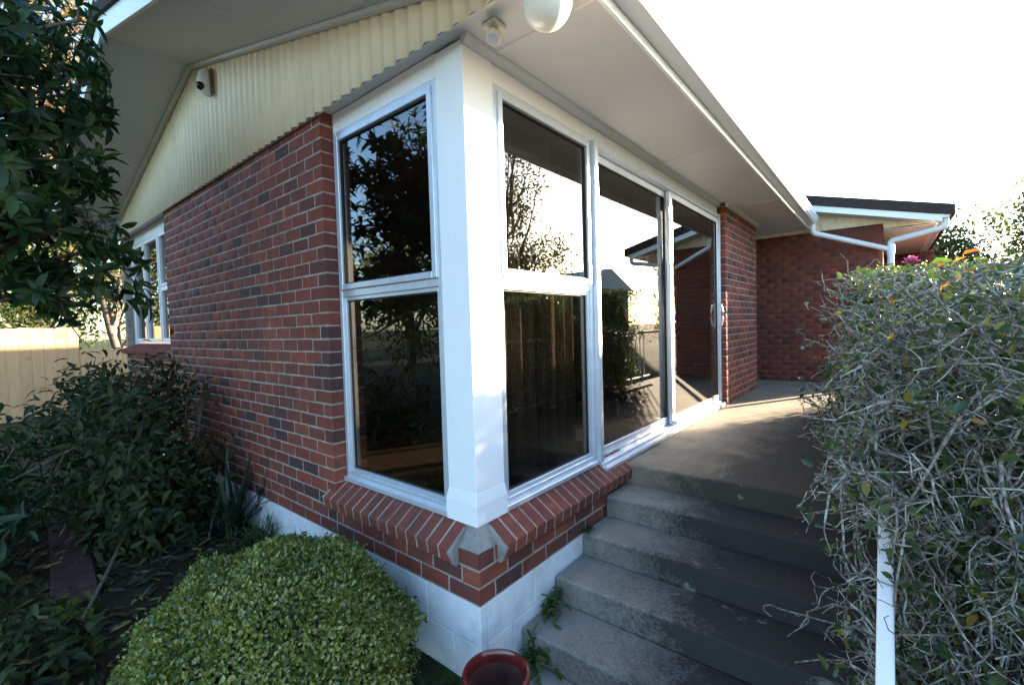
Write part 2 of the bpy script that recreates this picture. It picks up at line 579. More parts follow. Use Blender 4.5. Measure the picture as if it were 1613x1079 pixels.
# --- bricks
BR = []   # centre of front face bottom-centre, angle, length, depth, rnd, height
def brick_row(face, a0, a1, z, plane, first=None, depth=.11, dark=False, h=.076):
    """face 'X': wall facing -X at x=plane running along y; 'Y': facing -Y at y=plane running along x"""
    a = a0
    L = .21 if first is None else min(first, .21) if first > .15 else .10
    while a < a1-.02:
        b = min(a+L, a1)
        if b-a > .035:
            c = (a+b)/2
            j = random.uniform(-.001, .001)
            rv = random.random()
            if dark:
                rv = .10+.34*rv  # shade of the wing wall is put into its brick tones
            if face == 'X':
                BR.append(((plane+j, c, z+random.uniform(-.0015, .0015)), -math.pi/2, b-a, depth, rv, h))
            else:
                BR.append(((c, plane+j, z+random.uniform(-.0015, .0015)), 0., b-a, depth, rv, h))
        a = b+.010
        L = .21 + random.uniform(-.003, .003)
for k in range(32):
    z = k*.086 + .047
    odd = k % 2
    # panel between the two windows
    brick_row('X', YW, YL, z, 0., .11 if odd else .23)
    # under the far corner window
    if z < 1.13:
        brick_row('X', YL+.01, 6.9, z, 0., .11 if odd else .23)
    # under the near corner window, both faces
    if k < 3:
        brick_row('X', 0. if not odd else .12, YW-.012, z, 0., .21)
        brick_row('Y', .12 if not odd else 0., 1.64, z, 0., .23)
    # door pier and the wing
    if k >= 3:
        zz = ZL + .045 + (k-3)*.086
        if zz < 2.70:
            brick_row('Y', XP0, XP1, zz, 0., .11 if odd else .23)
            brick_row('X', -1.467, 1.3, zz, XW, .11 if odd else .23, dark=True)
            brick_row('Y', XW+.115, 11.0, zz, -1.467, .11 if odd else .23)
            brick_row('X', -2.25, -1.48, zz, 11.0, .11 if odd else .23)
# which bricks show largest
def px_area(b):
    p = np.array(b[0])
    q = p-CAM
    zf = q@fwd
    if zf < .2:
        return 0
    u, w = FPX*(q@rgt)/zf, FPX*(q@upv)/zf
    if abs(u) > 830 or abs(w) > 560:
        return 0
    nrm = np.array([-1., 0, 0]) if b[1] != 0. else np.array([0, -1., 0])
    return b[2]*b[5]*max(0, -(q@nrm)/np.linalg.norm(q))/zf**2
BR.sort(key=px_area, reverse=True)

def brick_geo(L, D, H, seed):
    r = random.Random(seed)
    c = .0028
    x, h = L/2, H/2
    j = lambda: r.uniform(-.0016, .0016)
    def ring(ix, iz, y):
        return [(-ix+j(), y, -iz+j()), (ix+j(), y, -iz+j()), (ix+j(), y, iz+j()), (-ix+j(), y, iz+j())]
    vs = ring(x-c, h-c, 0.) + ring(x, h, c) + ring(x, h, D)
    fs = [(0, 1, 2, 3)] + [(i, i+4, (i+1) % 4+4, (i+1) % 4) for i in range(4)] + [(4+i, 8+i, 8+(i+1) % 4, 4+(i+1) % 4) for i in range(4)] + [(11, 10, 9, 8)]
    return vs, fs
BCACHE = {}
def brick_mesh(L, D, H, rv):
    key = (round(L/.004), D, H, int(rv*14))
    if key not in BCACHE:
        vs, fs = brick_geo(round(L/.004)*.004, D, H, hash(key))
        me = bpy.data.meshes.new('brick')
        me.from_pydata(vs, [], fs)
        me.update()
        a = me.attributes.new('rnd', 'FLOAT', 'POINT')
        a.data.foreach_set('value', [(key[3]+.5)/14]*len(vs))
        me.materials.append(MT['brick'])
        BCACHE[key] = me
    return BCACHE[key]

core = MB()
core.box(.0022, .104, YW+.0022, YL-.006, .0, HB-.004)
core.box(.0022, .104, YL-.006, 6.89, .0, 1.13)
core.box(.0022, .104, .0022, YW+.0022, .0, .256)
core.box(.104, 1.63, .0022, .104, .0, .256)
gable_core = core.build('brick_wall', 'mortar', house)
core2 = MB()
core2.box(XP0+.0022, XP1-.006, .0022, .104, ZL, 2.72)
core2.box(XP1-.1, XP1-.004, .104, 1.35, ZL, 2.72)
core2.build('brick_wall', 'mortar', house)
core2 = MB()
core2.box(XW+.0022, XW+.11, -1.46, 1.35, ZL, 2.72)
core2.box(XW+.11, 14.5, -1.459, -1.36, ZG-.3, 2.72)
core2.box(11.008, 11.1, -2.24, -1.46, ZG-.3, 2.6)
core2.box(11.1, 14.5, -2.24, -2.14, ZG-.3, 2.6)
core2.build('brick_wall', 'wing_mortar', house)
NB = 262
for b in BR[:NB]:
    o = bpy.data.objects.new('brick', brick_mesh(b[2], b[3], b[5], b[4]))
    o.location = b[0]
    o.rotation_euler = (0, 0, b[1])
    link(o, gable_core)
V, F, RV, n = [], [], [], 0
for b in BR[NB:]:
    vs, fs = brick_geo(b[2], b[3], b[5], random.random())
    vs = np.array(vs)
    c, s = math.cos(b[1]), math.sin(b[1])
    V.append(np.stack([c*vs[:, 0]-s*vs[:, 1]+b[0][0], s*vs[:, 0]+c*vs[:, 1]+b[0][1], vs[:, 2]+b[0][2]], -1))
    F.append(np.array(fs)+n)
    RV.append(np.full(len(vs), b[4]))
    n += len(vs)
tag(np_mesh('brickwork', np.concatenate(V), np.concatenate(F), 'brick', house, np.concatenate(RV)), kind='stuff')

# --- sloping brick sills
def sill_brick(parent, face, a, w, seed, si=.105, so=-.055, zi=.365, zo=.262, th=.078):
    r = random.Random(seed)
    d = r.uniform(-.0015, .0015)
    sl = (zi-zo)/(si-so)
    # cross-section in (depth, z)
    t = np.array([si-so, zi-zo])
    t /= np.linalg.norm(t)
    nrm = np.array([t[1], -t[0]])
    A = [np.array([so, zo+d]), np.array([si, zi+d])]
    B = [A[1]+np.array([0, -th*1.15]), A[0]+np.array([.012, -th*.92])]
    sec = A+B
    m = MB()
    def P(q, y):
        return (q[0], y, q[1]) if face == 'X' else (y, q[0], q[1])
    m.hexa([P(q, a) for q in sec], [P(q, a+w) for q in sec])
    me_o = m.build('brick', 'brick', parent, bevel=.004, seg=1)
    at = me_o.data.attributes.new('rnd', 'FLOAT', 'POINT')
    at.data.foreach_set('value', [.25+.65*r.random()]*len(me_o.data.vertices))
    return me_o
sm = MB()
def sill_bed(face, a0, a1, si=.10, so=-.051, zi=.3585, zo=.2605, th=.066):
    t = np.array([si-so, zi-zo]); t /= np.linalg.norm(t)
    nr = np.array([t[1], -t[0]])
    sec = [(so, zo), (si, zi), (si, zi-th), (so+.010, zo-th)]
    P = (lambda q, y: (q[0], y, q[1])) if face == 'X' else (lambda q, y: (y, q[0], q[1]))
    sm.hexa([P(q, a0) for q in sec], [P(q, a1) for q in sec])
sill_bed('X', .155, 1.37)
sill_bed('Y', .155, 1.655)
sill_o = sm.build('window_sill', 'mortar', house)
y = .150
k = 0
while y < 1.36:
    sill_brick(sill_o, 'X', y, .076, 100+k); k += 1; y += .0865
y = .150
while y < 1.64:
    sill_brick(sill_o, 'Y', y, .076, 200+k); k += 1; y += .0865
# concrete corner wedge and the mortar ends of the two sills
cw = MB()
a = [(.003, .003, .255), (.20, .003, .255), (.20, .20, .255), (.003, .20, .255)]
b = [(.085, .085, .36), (.20, .085, .36), (.20, .20, .36), (.085, .20, .36)]
cw.hexa(a, b)
cw.build('corner_wedge', 'pave', sill_o, bevel=.004)
def end_cap(face):
    m = MB()
    P = (lambda q, y: (q[0], y, q[1])) if face == 'X' else (lambda q, y: (y, q[0], q[1]))
    sec = [(-.060, .252), (.06, .335), (.075, .26), (.0, .19), (-.012, .170), (-.03, .180)]
    vs = [P(q, .136) for q in sec]+[P(q, .152) for q in sec]
    nn = len(sec)
    m.add(vs, [tuple(range(nn)), tuple(range(nn, 2*nn))[::-1]]+[(i, (i+1) % nn, nn+(i+1) % nn, nn+i) for i in range(nn)])
    m.build('mortar_end', 'pave', sill_o, bevel=.003)
end_cap('X')
end_cap('Y')
# far corner window sill (plain projecting brick sill, painted dark by age)
k = 0
y = 4.72
fs_ = MB()
fs_.prism([(-.06, 1.165), (.1, 1.235), (.1, 1.10), (.004, 1.10), (-.05, 1.12)], 1, 4.70, 6.99)
fso = fs_.build('window_sill', 'mortar', house)
while y < 6.95:
    sill_brick(fso, 'X', y, .076, 400+k, .105, -.066, 1.243, 1.166, .05); k += 1; y += .0865

# --- corner post
post = MB()
post.box(.08, .30, .08, .28, .355, 2.735)
po = post.build('corner_post', 'white', house, bevel=.004)
fl = MB()
z0, z1 = .345, .480
o_ = .012
a = [(.08-o_, .08-o_, z0), (.30+o_, .08-o_, z0), (.30+o_, .28+o_, z0), (.08-o_, .28+o_, z0)]
b = [(.079-.006, .079-.006, z1), (.307, .073, z1), (.307, .287, z1), (.073, .287, z1)]
b2 = [(.0795, .0795, z1+.03), (.3005, .0795, z1+.03), (.3005, .2805, z1+.03), (.0795, .2805, z1+.03)]
a1 = [(p[0], p[1], z1-.03) for p in a]
fl.hexa(a, a1)
fl.hexa(a1, b2)
fl.build('post_base', 'white', po, bevel=.003)
# far corner post
fp = MB()
fp.box(.08, .28, 6.70, 6.90, 1.235, 2.74)
fp.build('corner_post', 'white', house, bevel=.004)

# --- windows
def W3(face, d, a, z):
    return (d, a, z) if face == 'X' else (a, d, z)
def wbox(m, face, d0, d1, a0, a1, z0, z1):
    if face == 'X':
        m.box(d0, d1, a0, a1, z0, z1)
    else:
        m.box(a0, a1, d0, d1, z0, z1)
    return m
def rect_frame(m, face, d0, d1, a0, a1, z0, z1, w, wb=None):
    wb = w if wb is None else wb
    wbox(m, face, d0, d1, a0, a0+w, z0, z1)
    wbox(m, face, d0, d1, a1-w, a1, z0, z1)
    wbox(m, face, d0, d1, a0+w, a1-w, z1-w, z1)
    wbox(m, face, d0, d1, a0+w, a1-w, z0, z0+wb)
    return m
def pane(parent, face, d, a0, a1, z0, z1):
    m = MB()
    wbox(m, face, d, d+.006, a0, a1, z0, z1)
    return m.build('pane', 'glass', parent)
def gasket(parent, face, d0, d1, a0, a1, z0, z1):
    m = MB()
    rect_frame(m, face, d0, d1, a0, a1, z0, z1, .008)
    return m.build('gasket', 'rubber', parent)
def casement(face, a0, a1, z0, z1, zt, plane=.085):
    """fixed lower light with an awning sash above"""
    m = MB()
    rect_frame(m, face, plane, plane+.09, a0, a1, z0, z1, .034, .05)
    wbox(m, face, plane+.004, plane+.088, a0+.034, a1-.034, zt-.022, zt+.022)
    f = m.build('window', 'alu', house, bevel=.003, seg=1)
    # stepped drip sill
    d = MB()
    wbox(d, face, plane-.022, plane+.02, a0, a1, z0-.012, z0+.018)
    d.build('sill_flashing', 'alu', f, bevel=.003, seg=1)
    lo = MB()
    rect_frame(lo, face, plane+.014, plane+.05, a0+.035, a1-.035, z0+.051, zt-.023, .022)
    lo.build('bead', 'alu', f, bevel=.002, seg=1)
    gasket(f, face, plane+.03, plane+.046, a0+.057, a1-.057, z0+.073, zt-.045)
    pane(f, face, plane+.036, a0+.050, a1-.050, z0+.066, zt-.038)
    sa = MB()
    rect_frame(sa, face, plane-.012, plane+.04, a0+.030, a1-.030, zt+.024, z1-.030, .036)
    so = sa.build('sash', 'alu', f, bevel=.003, seg=1)
    gasket(so, face, plane+.004, plane+.03, a0+.066, a1-.066, zt+.060, z1-.066)
    pane(so, face, plane+.014, a0+.060, a1-.060, zt+.054, z1-.060)
    return f
casement('X', .282, 1.288, .362, 2.625, 1.585)
casement('Y', .302, 1.315, .362, 2.615, 1.590)
# far corner window: three lights, one with a small fanlight
f = MB()
rect_frame(f, 'X', .085, .165, 4.79, 6.70, 1.245, 2.615, .04)
wbox(f, 'X', .085, .165, 5.36, 5.41, 1.285, 2.575)
wbox(f, 'X', .085, .165, 6.05, 6.10, 1.285, 2.575)
fw_o = f.build('window', 'alu', house, bevel=.003, seg=1)
for a0, a1, z0, z1 in ((4.83, 5.36, 1.285, 1.92), (4.83, 5.36, 1.95, 2.575), (5.41, 6.05, 1.285, 2.575), (6.10, 6.66, 1.285, 2.575)):
    s_ = MB()
    rect_frame(s_, 'X', .072, .11, a0, a1, z0, z1, .03)
    so = s_.build('sash', 'white', fw_o, bevel=.002, seg=1)
    pane(so, 'X', .10, a0+.025, a1-.025, z0+.025, z1-.025)
m = MB()
wbox(m, 'X', .086, .16, 4.83, 5.36, 1.921, 1.949)
m.build('transom', 'white', fw_o)
# --- head boards
hb = MB()
hb.box(.088, .14, .281, YW-.002, 2.626, SOF-.002)
hb.build('head_board', 'white', house, bevel=.003)
hb = MB()
hb.box(.088, .14, YL+.002, 6.70, 2.616, SOF-.002)
hb.build('head_board', 'white', house, bevel=.003)
hb = MB()
hb.box(.301, XP0-.002, .088, .14, 2.616, SOF-.002)
hb.build('head_board', 'white', house, bevel=.003)

# --- sliding door
D0, D1 = 1.318, XP0-.004
zb, zt_ = ZL+.004, 2.614
m = MB()
m.box(D0, D0+.045, .05, .17, zb+.06, zt_)
m.box(D1-.04, D1, .05, .17, zb+.06, zt_)
m.box(D0+.045, D1-.04, .05, .17, zt_-.045, zt_)
door = m.build('sliding_door', 'alu', house, bevel=.003, seg=1)
t = MB()
t.box(D0, D1, .010, .17, zb, zb+.030)
t.box(D0, D1, .046, .17, zb+.030, zb+.058)
t.box(D0, D1, .016, .026, zb+.030, zb+.040)
t.build('track', 'alu', door, bevel=.003, seg=1)
def leaf_door(a0, a1, d, wl, wr, nm):
    m = MB()
    z0, z1 = zb+.061, zt_-.048
    m.box(a0, a0+wl, d, d+.036, z0, z1)
    m.box(a1-wr, a1, d, d+.036, z0, z1)
    m.box(a0+wl, a1-wr, d, d+.036, z0, z0+.075)
    m.box(a0+wl, a1-wr, d, d+.036, z1-.055, z1)
    o = m.build('door_panel', 'alu', door, bevel=.003, seg=1)
    g = MB()
    rect_frame(g, 'Y', d+.006, d+.03, a0+wl, a1-wr, z0+.075, z1-.055, .006)
    g.build('gasket', 'rubber', o)
    pane(o, 'Y', d+.015, a0+wl-.006, a1-wr+.006, z0+.07, z1-.05)
    return o
leaf_door(D0+.047, 2.86, .112, .045, .09, 'fixed')
slid = leaf_door(2.755, D1-.042, .066, .075, .06, 'slide')
h = MB()
hx = D1-.078
h.tube([(hx, .066, 1.27), (hx, .030, 1.28), (hx, .014, 1.36), (hx, .014, 1.44), (hx, .030, 1.52), (hx, .066, 1.53)], .011, 8)
h.box(hx-.016, hx+.016, .056, .0655, 1.25, 1.55)
h.build('handle', 'alu', slid, bevel=.002, seg=1)
g = MB()
g.box(2.775, 2.815, .03, .064, zb+.062, zb+.10)
g.build('roller_guard', 'alu', slid, bevel=.003)

# --- soffits
XR = XW
cuts = [-.02, .315, 2.515, 4.715, 6.915, XR]
for i in range(5):
    m = MB()
    m.box(cuts[i]+.003, cuts[i+1]-.003, EAVE, .135 if cuts[i] < XP0-.2 else 1.3, SOF+.001, SOF+.012)
    m.build('soffit_panel', 'soffit', house)
for x in cuts[1:5]:
    m = MB()
    m.prism([(x-.022, SOF), (x-.016, SOF-.007), (x+.016, SOF-.007), (x+.022, SOF)], 1, EAVE, .085)
    m.v = [(p[0], p[1], p[2]) for p in m.v]
    m.build('soffit_batten', 'soffit', house)
m = MB()
m.box(-.02, .135, .0, 6.9, SOF+.013, SOF+.02)
m.box(-.02, .086, .135, 6.9, SOF+.0, SOF+.0128)
m.build('window_soffit', 'soffit', house)
# scotia along the wall heads
m = MB()
m.prism([(.0875, SOF-.001), (.0875, SOF-.045), (.070, SOF-.042), (.046, SOF-.018), (.042, SOF-.001)], 0, .08, XP0-.004)
m.build('scotia', 'soffit', house)
m = MB()
m.prism([(-.002, SOF-.001), (-.002, SOF-.045), (-.020, SOF-.042), (-.044, SOF-.018), (-.048, SOF-.001)], 0, XP0+.01, XP1+.02)
m.build('scotia', 'soffit', house)
m = MB()
m.prism([(XW-.002, SOF-.001), (XW-.002, SOF-.045), (XW-.020, SOF-.042), (XW-.044, SOF-.018), (XW-.048, SOF-.001)], 1, EAVE, 1.2)
m.v = [(p[0], p[1], p[2]) for p in m.v]
m.build('scotia', 'soffit', house)

# --- eave fascia and gutter
XG = 6.80
m = MB()
m.box(-.66, XW-.003, EAVE-.022, EAVE-.001, 2.700, 2.878)
m.build('fascia', 'white', house, bevel=.003)
gt = MB()
gy0, gz0 = EAVE-.026, 2.742
prof = [(gy0, gz0+.125), (gy0, gz0), (gy0-.085, gz0), (gy0-.105, gz0+.022), (gy0-.110, gz0+.05), (gy0-.122, gz0+.075),
        (gy0-.122, gz0+.128), (gy0-.108, gz0+.136), (gy0-.108, gz0+.120), (gy0-.116, gz0+.116), (gy0-.116, gz0+.078),
        (gy0-.104, gz0+.052), (gy0-.099, gz0+.024), (gy0-.083, gz0+.005), (gy0-.005, gz0+.005), (gy0-.005, gz0+.125)]
gt.prism(prof, 0, -.66, XG)
gto = gt.build('gutter', 'pvc', house)
m = MB()
m.prism(prof[:8], 0, XG+.001, XG+.006)
m.build('gutter_end', 'pvc', gto)

# --- gable cladding
def corrugated(y0, y1):
    n = max(2, int((y1-y0)/.0105*1.0))
    ys = np.linspace(y0, y1, n)
    w = (np.cos(ys*2*np.pi/.105)+1)/2
    xs = -.022-.022*w**.8
    top = np.array([zs(q)-.005 for q in ys])
    bot = np.full(n, 2.712)
    v = np.concatenate([np.stack([xs, ys, bot], -1), np.stack([xs, ys, top], -1), np.stack([xs+.004, ys, bot], -1), np.stack([xs+.004, ys, top], -1)])
    i = np.arange(n-1)
    f = np.concatenate([np.stack([i+1, i, i+n, i+n+1], -1), np.stack([i+2*n, i+2*n+1, i+3*n+1, i+3*n], -1), np.stack([i, i+1, i+2*n+1, i+2*n], -1)])
    return v, f
ybs = [EAVE, .28, 1.12, 1.96, 2.80, 3.64, 4.48, 5.32, 6.16, 7.40]
for i in range(len(ybs)-1):
    v, f = corrugated(ybs[i], ybs[i+1])
    np_mesh('cladding_sheet', v, f, 'cream', house, smooth=True)
m = MB()
m.add([(-.012, EAVE, 2.722), (-.012, 7.44, 2.722), (-.012, RIDGE_Y, zs(RIDGE_Y)), (.03, EAVE, 2.722), (.03, 7.44, 2.722), (.03, RIDGE_Y, zs(RIDGE_Y))],
      [(0, 1, 2), (5, 4, 3), (0, 2, 5, 3), (2, 1, 4, 5), (1, 0, 3, 4)])
m.v = [(p[0], p[1], p[2]+.03 if p[2] < 2.8 else p[2]) for p in m.v]
m.build('gable_backing', 'soffit', house)
m = MB()
m.box(-.019, -.0005, EAVE, 7.4, 2.722, SOF-.001)
m.build('base_batten', 'soffit', house)
# --- verge: sloping soffit, cover mould, barge boards, roof
def slope_slab(m, x0, x1, ya, yb, lo, hi, f=zs):
    m.hexa([(x0, ya, f(ya)+lo), (x1, ya, f(ya)+lo), (x1, yb, f(yb)+lo), (x0, yb, f(yb)+lo)],
           [(x0, ya, f(ya)+hi), (x1, ya, f(ya)+hi), (x1, yb, f(yb)+hi), (x0, yb, f(yb)+hi)])
    return m
XB = -.66
for ya, yb in ((EAVE, .60), (.60, 1.65), (1.65, RIDGE_Y), (RIDGE_Y, 5.41), (5.41, 7.44)):
    slope_slab(MB(), XB, -.016, ya+.002, yb-.002, 0, .01).build('verge_soffit', 'soffit', house)
for yb in (.60, 1.65, 5.41):
    m = MB()
    slope_slab(m, XB, -.05, yb-.018, yb+.018, -.006, -.0005)
    m.build('soffit_batten', 'soffit', house)
m = MB()
slope_slab(m, -.085, -.046, EAVE, RIDGE_Y, -.030, -.001)
slope_slab(m, -.085, -.046, RIDGE_Y, 7.44, -.030, -.001)
m.build('cover_mould', 'soffit', house, bevel=.006)
for ya, yb in ((EAVE-.14, RIDGE_Y), (RIDGE_Y, 7.58)):
    m = MB()
    slope_slab(m, XB-.024, XB-.001, ya, yb, -.025, .135)
    m.build('barge_board', 'white', house, bevel=.003)
rf = MB()
slope_slab(rf, XB-.045, XW-.4, EAVE-.05, RIDGE_Y, .140, .200)
slope_slab(rf, XW-.4, 15, 1.3, RIDGE_Y, .140, .200)
slope_slab(rf, XB-.045, 15, RIDGE_Y, 7.60, .140, .200)
roof = rf.build('roof', 'roof', house)
for ya, yb in ((EAVE-.05, RIDGE_Y), (RIDGE_Y, 7.60)):
    m = MB()
    n = 12
    for i in range(n):
        a = ya+(yb-ya)*i/n
        b = ya+(yb-ya)*(i+1)/n
        slope_slab(m, XB-.052, XB+.06, a, b-.002, .128, .222)
    m.build('verge_tile', 'roof', roof)
m = MB()
m.tube([(XB-.05, RIDGE_Y, zs(RIDGE_Y)+.2), (14.9, RIDGE_Y, zs(RIDGE_Y)+.2)], .07, 8)
m.build('ridge_cap', 'roof', roof)

# --- wing at the far end of the landing
WS = .268
WE = -2.03                     # wing eave line
WR = 1.1                       # wing ridge line
def zw(y):                     # underside of wing verge
    return 2.60 + WS*((y-WE) if y <= WR else (2*WR-WE-y))
XV = 6.86
m = MB()
slope_slab(m, XV, XW-.03, WE, WR, 0, .012, zw)
m.build('verge_soffit', 'soffit', house)
m = MB()
slope_slab(m, XV-.024, XV-.001, WE-.05, WR, -.02, .072, zw)
m.build('barge_board', 'white', house, bevel=.003)
m = MB()
slope_slab(m, XV-.05, 15, WE-.17, WR, .075, .215, zw)
slope_slab(m, XV-.05, 15, WR, 2.6, .075, .215, zw)
m.build('roof', 'roof', house)
# cladding of the wing gable
n = 240
ys = np.linspace(WE+.02, WR, n)
w = (np.cos(ys*2*np.pi/.105)+1)/2
xs = XW-.022-.02*w**.8
top = np.array([zw(q)-.004 for q in ys])
bot = np.where(ys < -1.467, 2.62, 2.70)
bot = np.minimum(bot, top-.001)
v = np.concatenate([np.stack([xs, ys, bot], -1), np.stack([xs, ys, top], -1)])
i = np.arange(n-1)
np_mesh('cladding_sheet', v, np.stack([i+1, i, i+n, i+n+1], -1), 'cream', house, smooth=True)
m = MB()
m.prism([(-1.46, 2.70), (WR, 2.70), (WR, zw(WR)-.01), (-1.46, zw(-1.46)-.01)], 0, XW+.001, XW+.03)
m.build('gable_backing', 'cream', house)
m = MB()
m.box(XW-.02, 14.8, WE, -1.47, 2.60, 2.612)
m.build('soffit_panel', 'soffit', house)
m = MB()
m.box(XV, 14.8, WE-.022, WE-.001, 2.575, 2.74)
m.build('fascia', 'white', house, bevel=.003)
m = MB()
dy, dz = WE-.026-gy0, 2.615-gz0
m.prism([(p[0]+dy, p[1]+dz) for p in prof], 0, XV-.02, 14.8)
wg = m.build('gutter', 'pvc', house)
m = MB()
m.prism([(p[0]+dy, p[1]+dz) for p in prof[:8]], 0, XV-.026, XV-.021)
m.build('gutter_end', 'pvc', wg)
# downpipes
def elbow_path(pts, r=.05, seg=5):
    out = [np.array(pts[0], float)]
    for i in range(1, len(pts)-1):
        p, a, b = (np.array(pts[j], float) for j in (i, i-1, i+1))
        u = (a-p)/np.linalg.norm(a-p)
        w = (b-p)/np.linalg.norm(b-p)
        s, e = p+u*r, p+w*r
        for t in np.linspace(0, 1, seg):
            out.append((1-t)**2*s+2*t*(1-t)*p+t*t*e)
    out.append(np.array(pts[-1], float))
    return out
DPX = XW-.075
m = MB()
pth = elbow_path([(XG-.06, gy0-.058, gz0+.02), (XG-.06, gy0-.058, gz0-.13), (DPX, -1.45, 2.34), (DPX, -1.555, 2.30)], .05)
m.tube(pth, .038, 12)
dp1 = m.build('downpipe', 'pvc', house, smooth=True)
m = MB()
m.tube(elbow_path([(XV+.08, WE-.08, 2.64), (XV+.08, WE-.08, 2.50), (DPX, -1.555, 2.42), (DPX, -1.555, ZL+.02)], .05), .040, 12)
m.build('downpipe', 'pvc', house, smooth=True)
m = MB()
m.lathe((XG-.06, gy0-.058, gz0-.085), [(.0, 0), (.043, 0), (.043, .05), (.0, .05)], 16)
m.lathe((DPX, -1.555, 2.24), [(.0, 0), (.046, 0), (.046, .12), (.0, .12)], 16)
m.build('pipe_collar', 'pvc', dp1, smooth=True)
# entry recess behind the pier
m = MB()
m.box(XP1, XW, 1.3, 1.4, ZL, 2.75)
m.build('entry_wall', 'mortar', house)
m = MB()
m.box(6.2, 7.1, 1.26, 1.298, ZL, 2.35)
m.build('entry_door', 'white', house, bevel=.005)

# --- the room inside
m = MB()
m.box(.18, XP0+.2, 3.6, 3.7, ZL, 2.7)
m.box(XP0+.1, XP0+.2, .17, 3.6, ZL, 2.7)
m.box(.18, XP0+.2, .17, 3.7, 2.66, 2.7)
m.box(.165, .18, 1.30, 3.7, ZL, 2.7)
m.build('interior_wall', 'plaster', house)
m = MB()
m.box(.17, XP0+.2, .17, 3.7, ZL-.02, ZL+.002)
m.build('interior_floor', 'carpet', house)
m = MB()
m.box(.17, XW, 3.7, 6.85, -.3, 2.69)
m.build('room_core', 'plaster', house)
m = MB()
m.box(XP1-.1, 14.5, 1.4, 6.85, -.3, 2.69)
m.build('room_core', 'plaster', house)
m = MB()
m.box(XW+.12, 14.5, -1.35, 1.4, -.3, 2.69)
m.build('room_core', 'plaster', house)
m = MB()
m.box(.0, XW, 6.80, 6.9, -.9, 2.72)
m.build('rear_wall', 'mortar', house)

def curtain(name, label, x0, x1, y, z0, z1, amp, pitch, axis='Y'):
    n = int((x1-x0)/.012)
    s = np.linspace(x0, x1, n)
    nz = 10
    z = np.linspace(z0, z1, nz)
    S, Z = np.meshgrid(s, z)
    ph = S*2*np.pi/pitch + .8*np.sin(S*5.1) + .25*np.sin(Z*2)
    A = amp*(1.1-.35*(Z-z0)/(z1-z0))
    D = y + A*np.sin(ph) + .3*A*np.sin(2.3*ph+1)
    v = np.stack([S, D, Z] if axis == 'Y' else [D, S, Z], -1).reshape(-1, 3)
    i = np.arange(nz-1)[:, None]*n+np.arange(n-1)[None]
    f = np.stack([i, i+1, i+n+1, i+n], -1).reshape(-1, 4)
    o = np_mesh(name, v, f, 'curtain', smooth=True)
    so = o.modifiers.new('thick', 'SOLIDIFY')
    so.thickness = .002
    return tag(o, label, 'curtain')
curtain('curtain', 'pleated tan curtain hanging behind the narrow window beside the sliding door', .36, 1.42, .34, ZL+.03, 2.6, .035, .13)

# ================================================================== steps
st = thing('concrete_steps', 'grey concrete steps and landing blackened by algae beside the hedge', 'steps', (1.3, -.8, ZG))
ye = -1.60
m = MB()
m.box(X1+TREAD, XW-.002, ye, .008, ZG-.3, ZL)
m.box(1.70, XP0, .008, .06, ZG-.3, ZL-.004)
m.box(XP1, XW, .008, 1.3, ZG-.3, ZL-.001)
m.build('landing', 'landing', st, bevel=.014, seg=3)
for k in range(4):
    m = MB()
    m.box(X1-k*TREAD, X1+TREAD-.0015-(k-0)*TREAD, ye, -.003, ZG-.25, ZL-(k+1)*RISE)
    m.build('step', 'concrete', st, bevel=.014, seg=3)

# ================================================================== balustrade
bal = thing('balustrade', 'white handrail with slim balusters along the steps and landing, swallowed by the hedge', 'balustrade', (1.6, -1.5, ZL))
YR = -1.50
def rail_z(x):
    return 1.185 if x >= X1+TREAD else 1.185 - RISE/TREAD*(X1+TREAD-x)
xa = -.52
m = MB()
w_, t_ = .019, .04
def sloped(m, x0, x1, off, t, w):
    a, b = rail_z(x0)+off, rail_z(x1)+off
    m.hexa([(x0, YR-w, a-t), (x0, YR+w, a-t), (x0, YR+w, a), (x0, YR-w, a)], [(x1, YR-w, b-t), (x1, YR+w, b-t), (x1, YR+w, b), (x1, YR-w, b)])
sloped(m, xa, X1+TREAD, 0, t_, w_)
m.build('handrail', 'white', bal, bevel=.006)
m = MB()
m.box(X1+TREAD, XW+.1, YR-w_, YR+w_, 1.185-t_, 1.185)
m.build('handrail', 'white', bal, bevel=.006)
m = MB()
m.box(X1+TREAD, 6.25, YR-.02, YR+.02, ZL+.08, ZL+.115)
m.build('bottom_rail', 'white', bal, bevel=.003)
for x in (X1+TREAD+.05, 3.2, 4.8):
    m = MB()
    m.box(x-.03, x+.03, YR-.03, YR+.03, ZL-.02, 1.143)
    m.build('post', 'white', bal, bevel=.004)
m = MB()
m.box(xa, xa+.06, YR-.03, YR+.03, ZG, rail_z(xa)-t_-.005)
m.build('post', 'white', bal, bevel=.004)
x = X1+TREAD+.16
bm = None
while x < 6.2:
    if bm is None:
        m = MB()
        m.box(-.006, .006, -.006, .006, ZL+.11, 1.15)
        ob = m.build('baluster', 'white', bal)
        bm = ob.data
    else:
        ob = bpy.data.objects.new('baluster', bm)
        link(ob, bal)
    ob.location = (x, YR, 0)
    x += .165

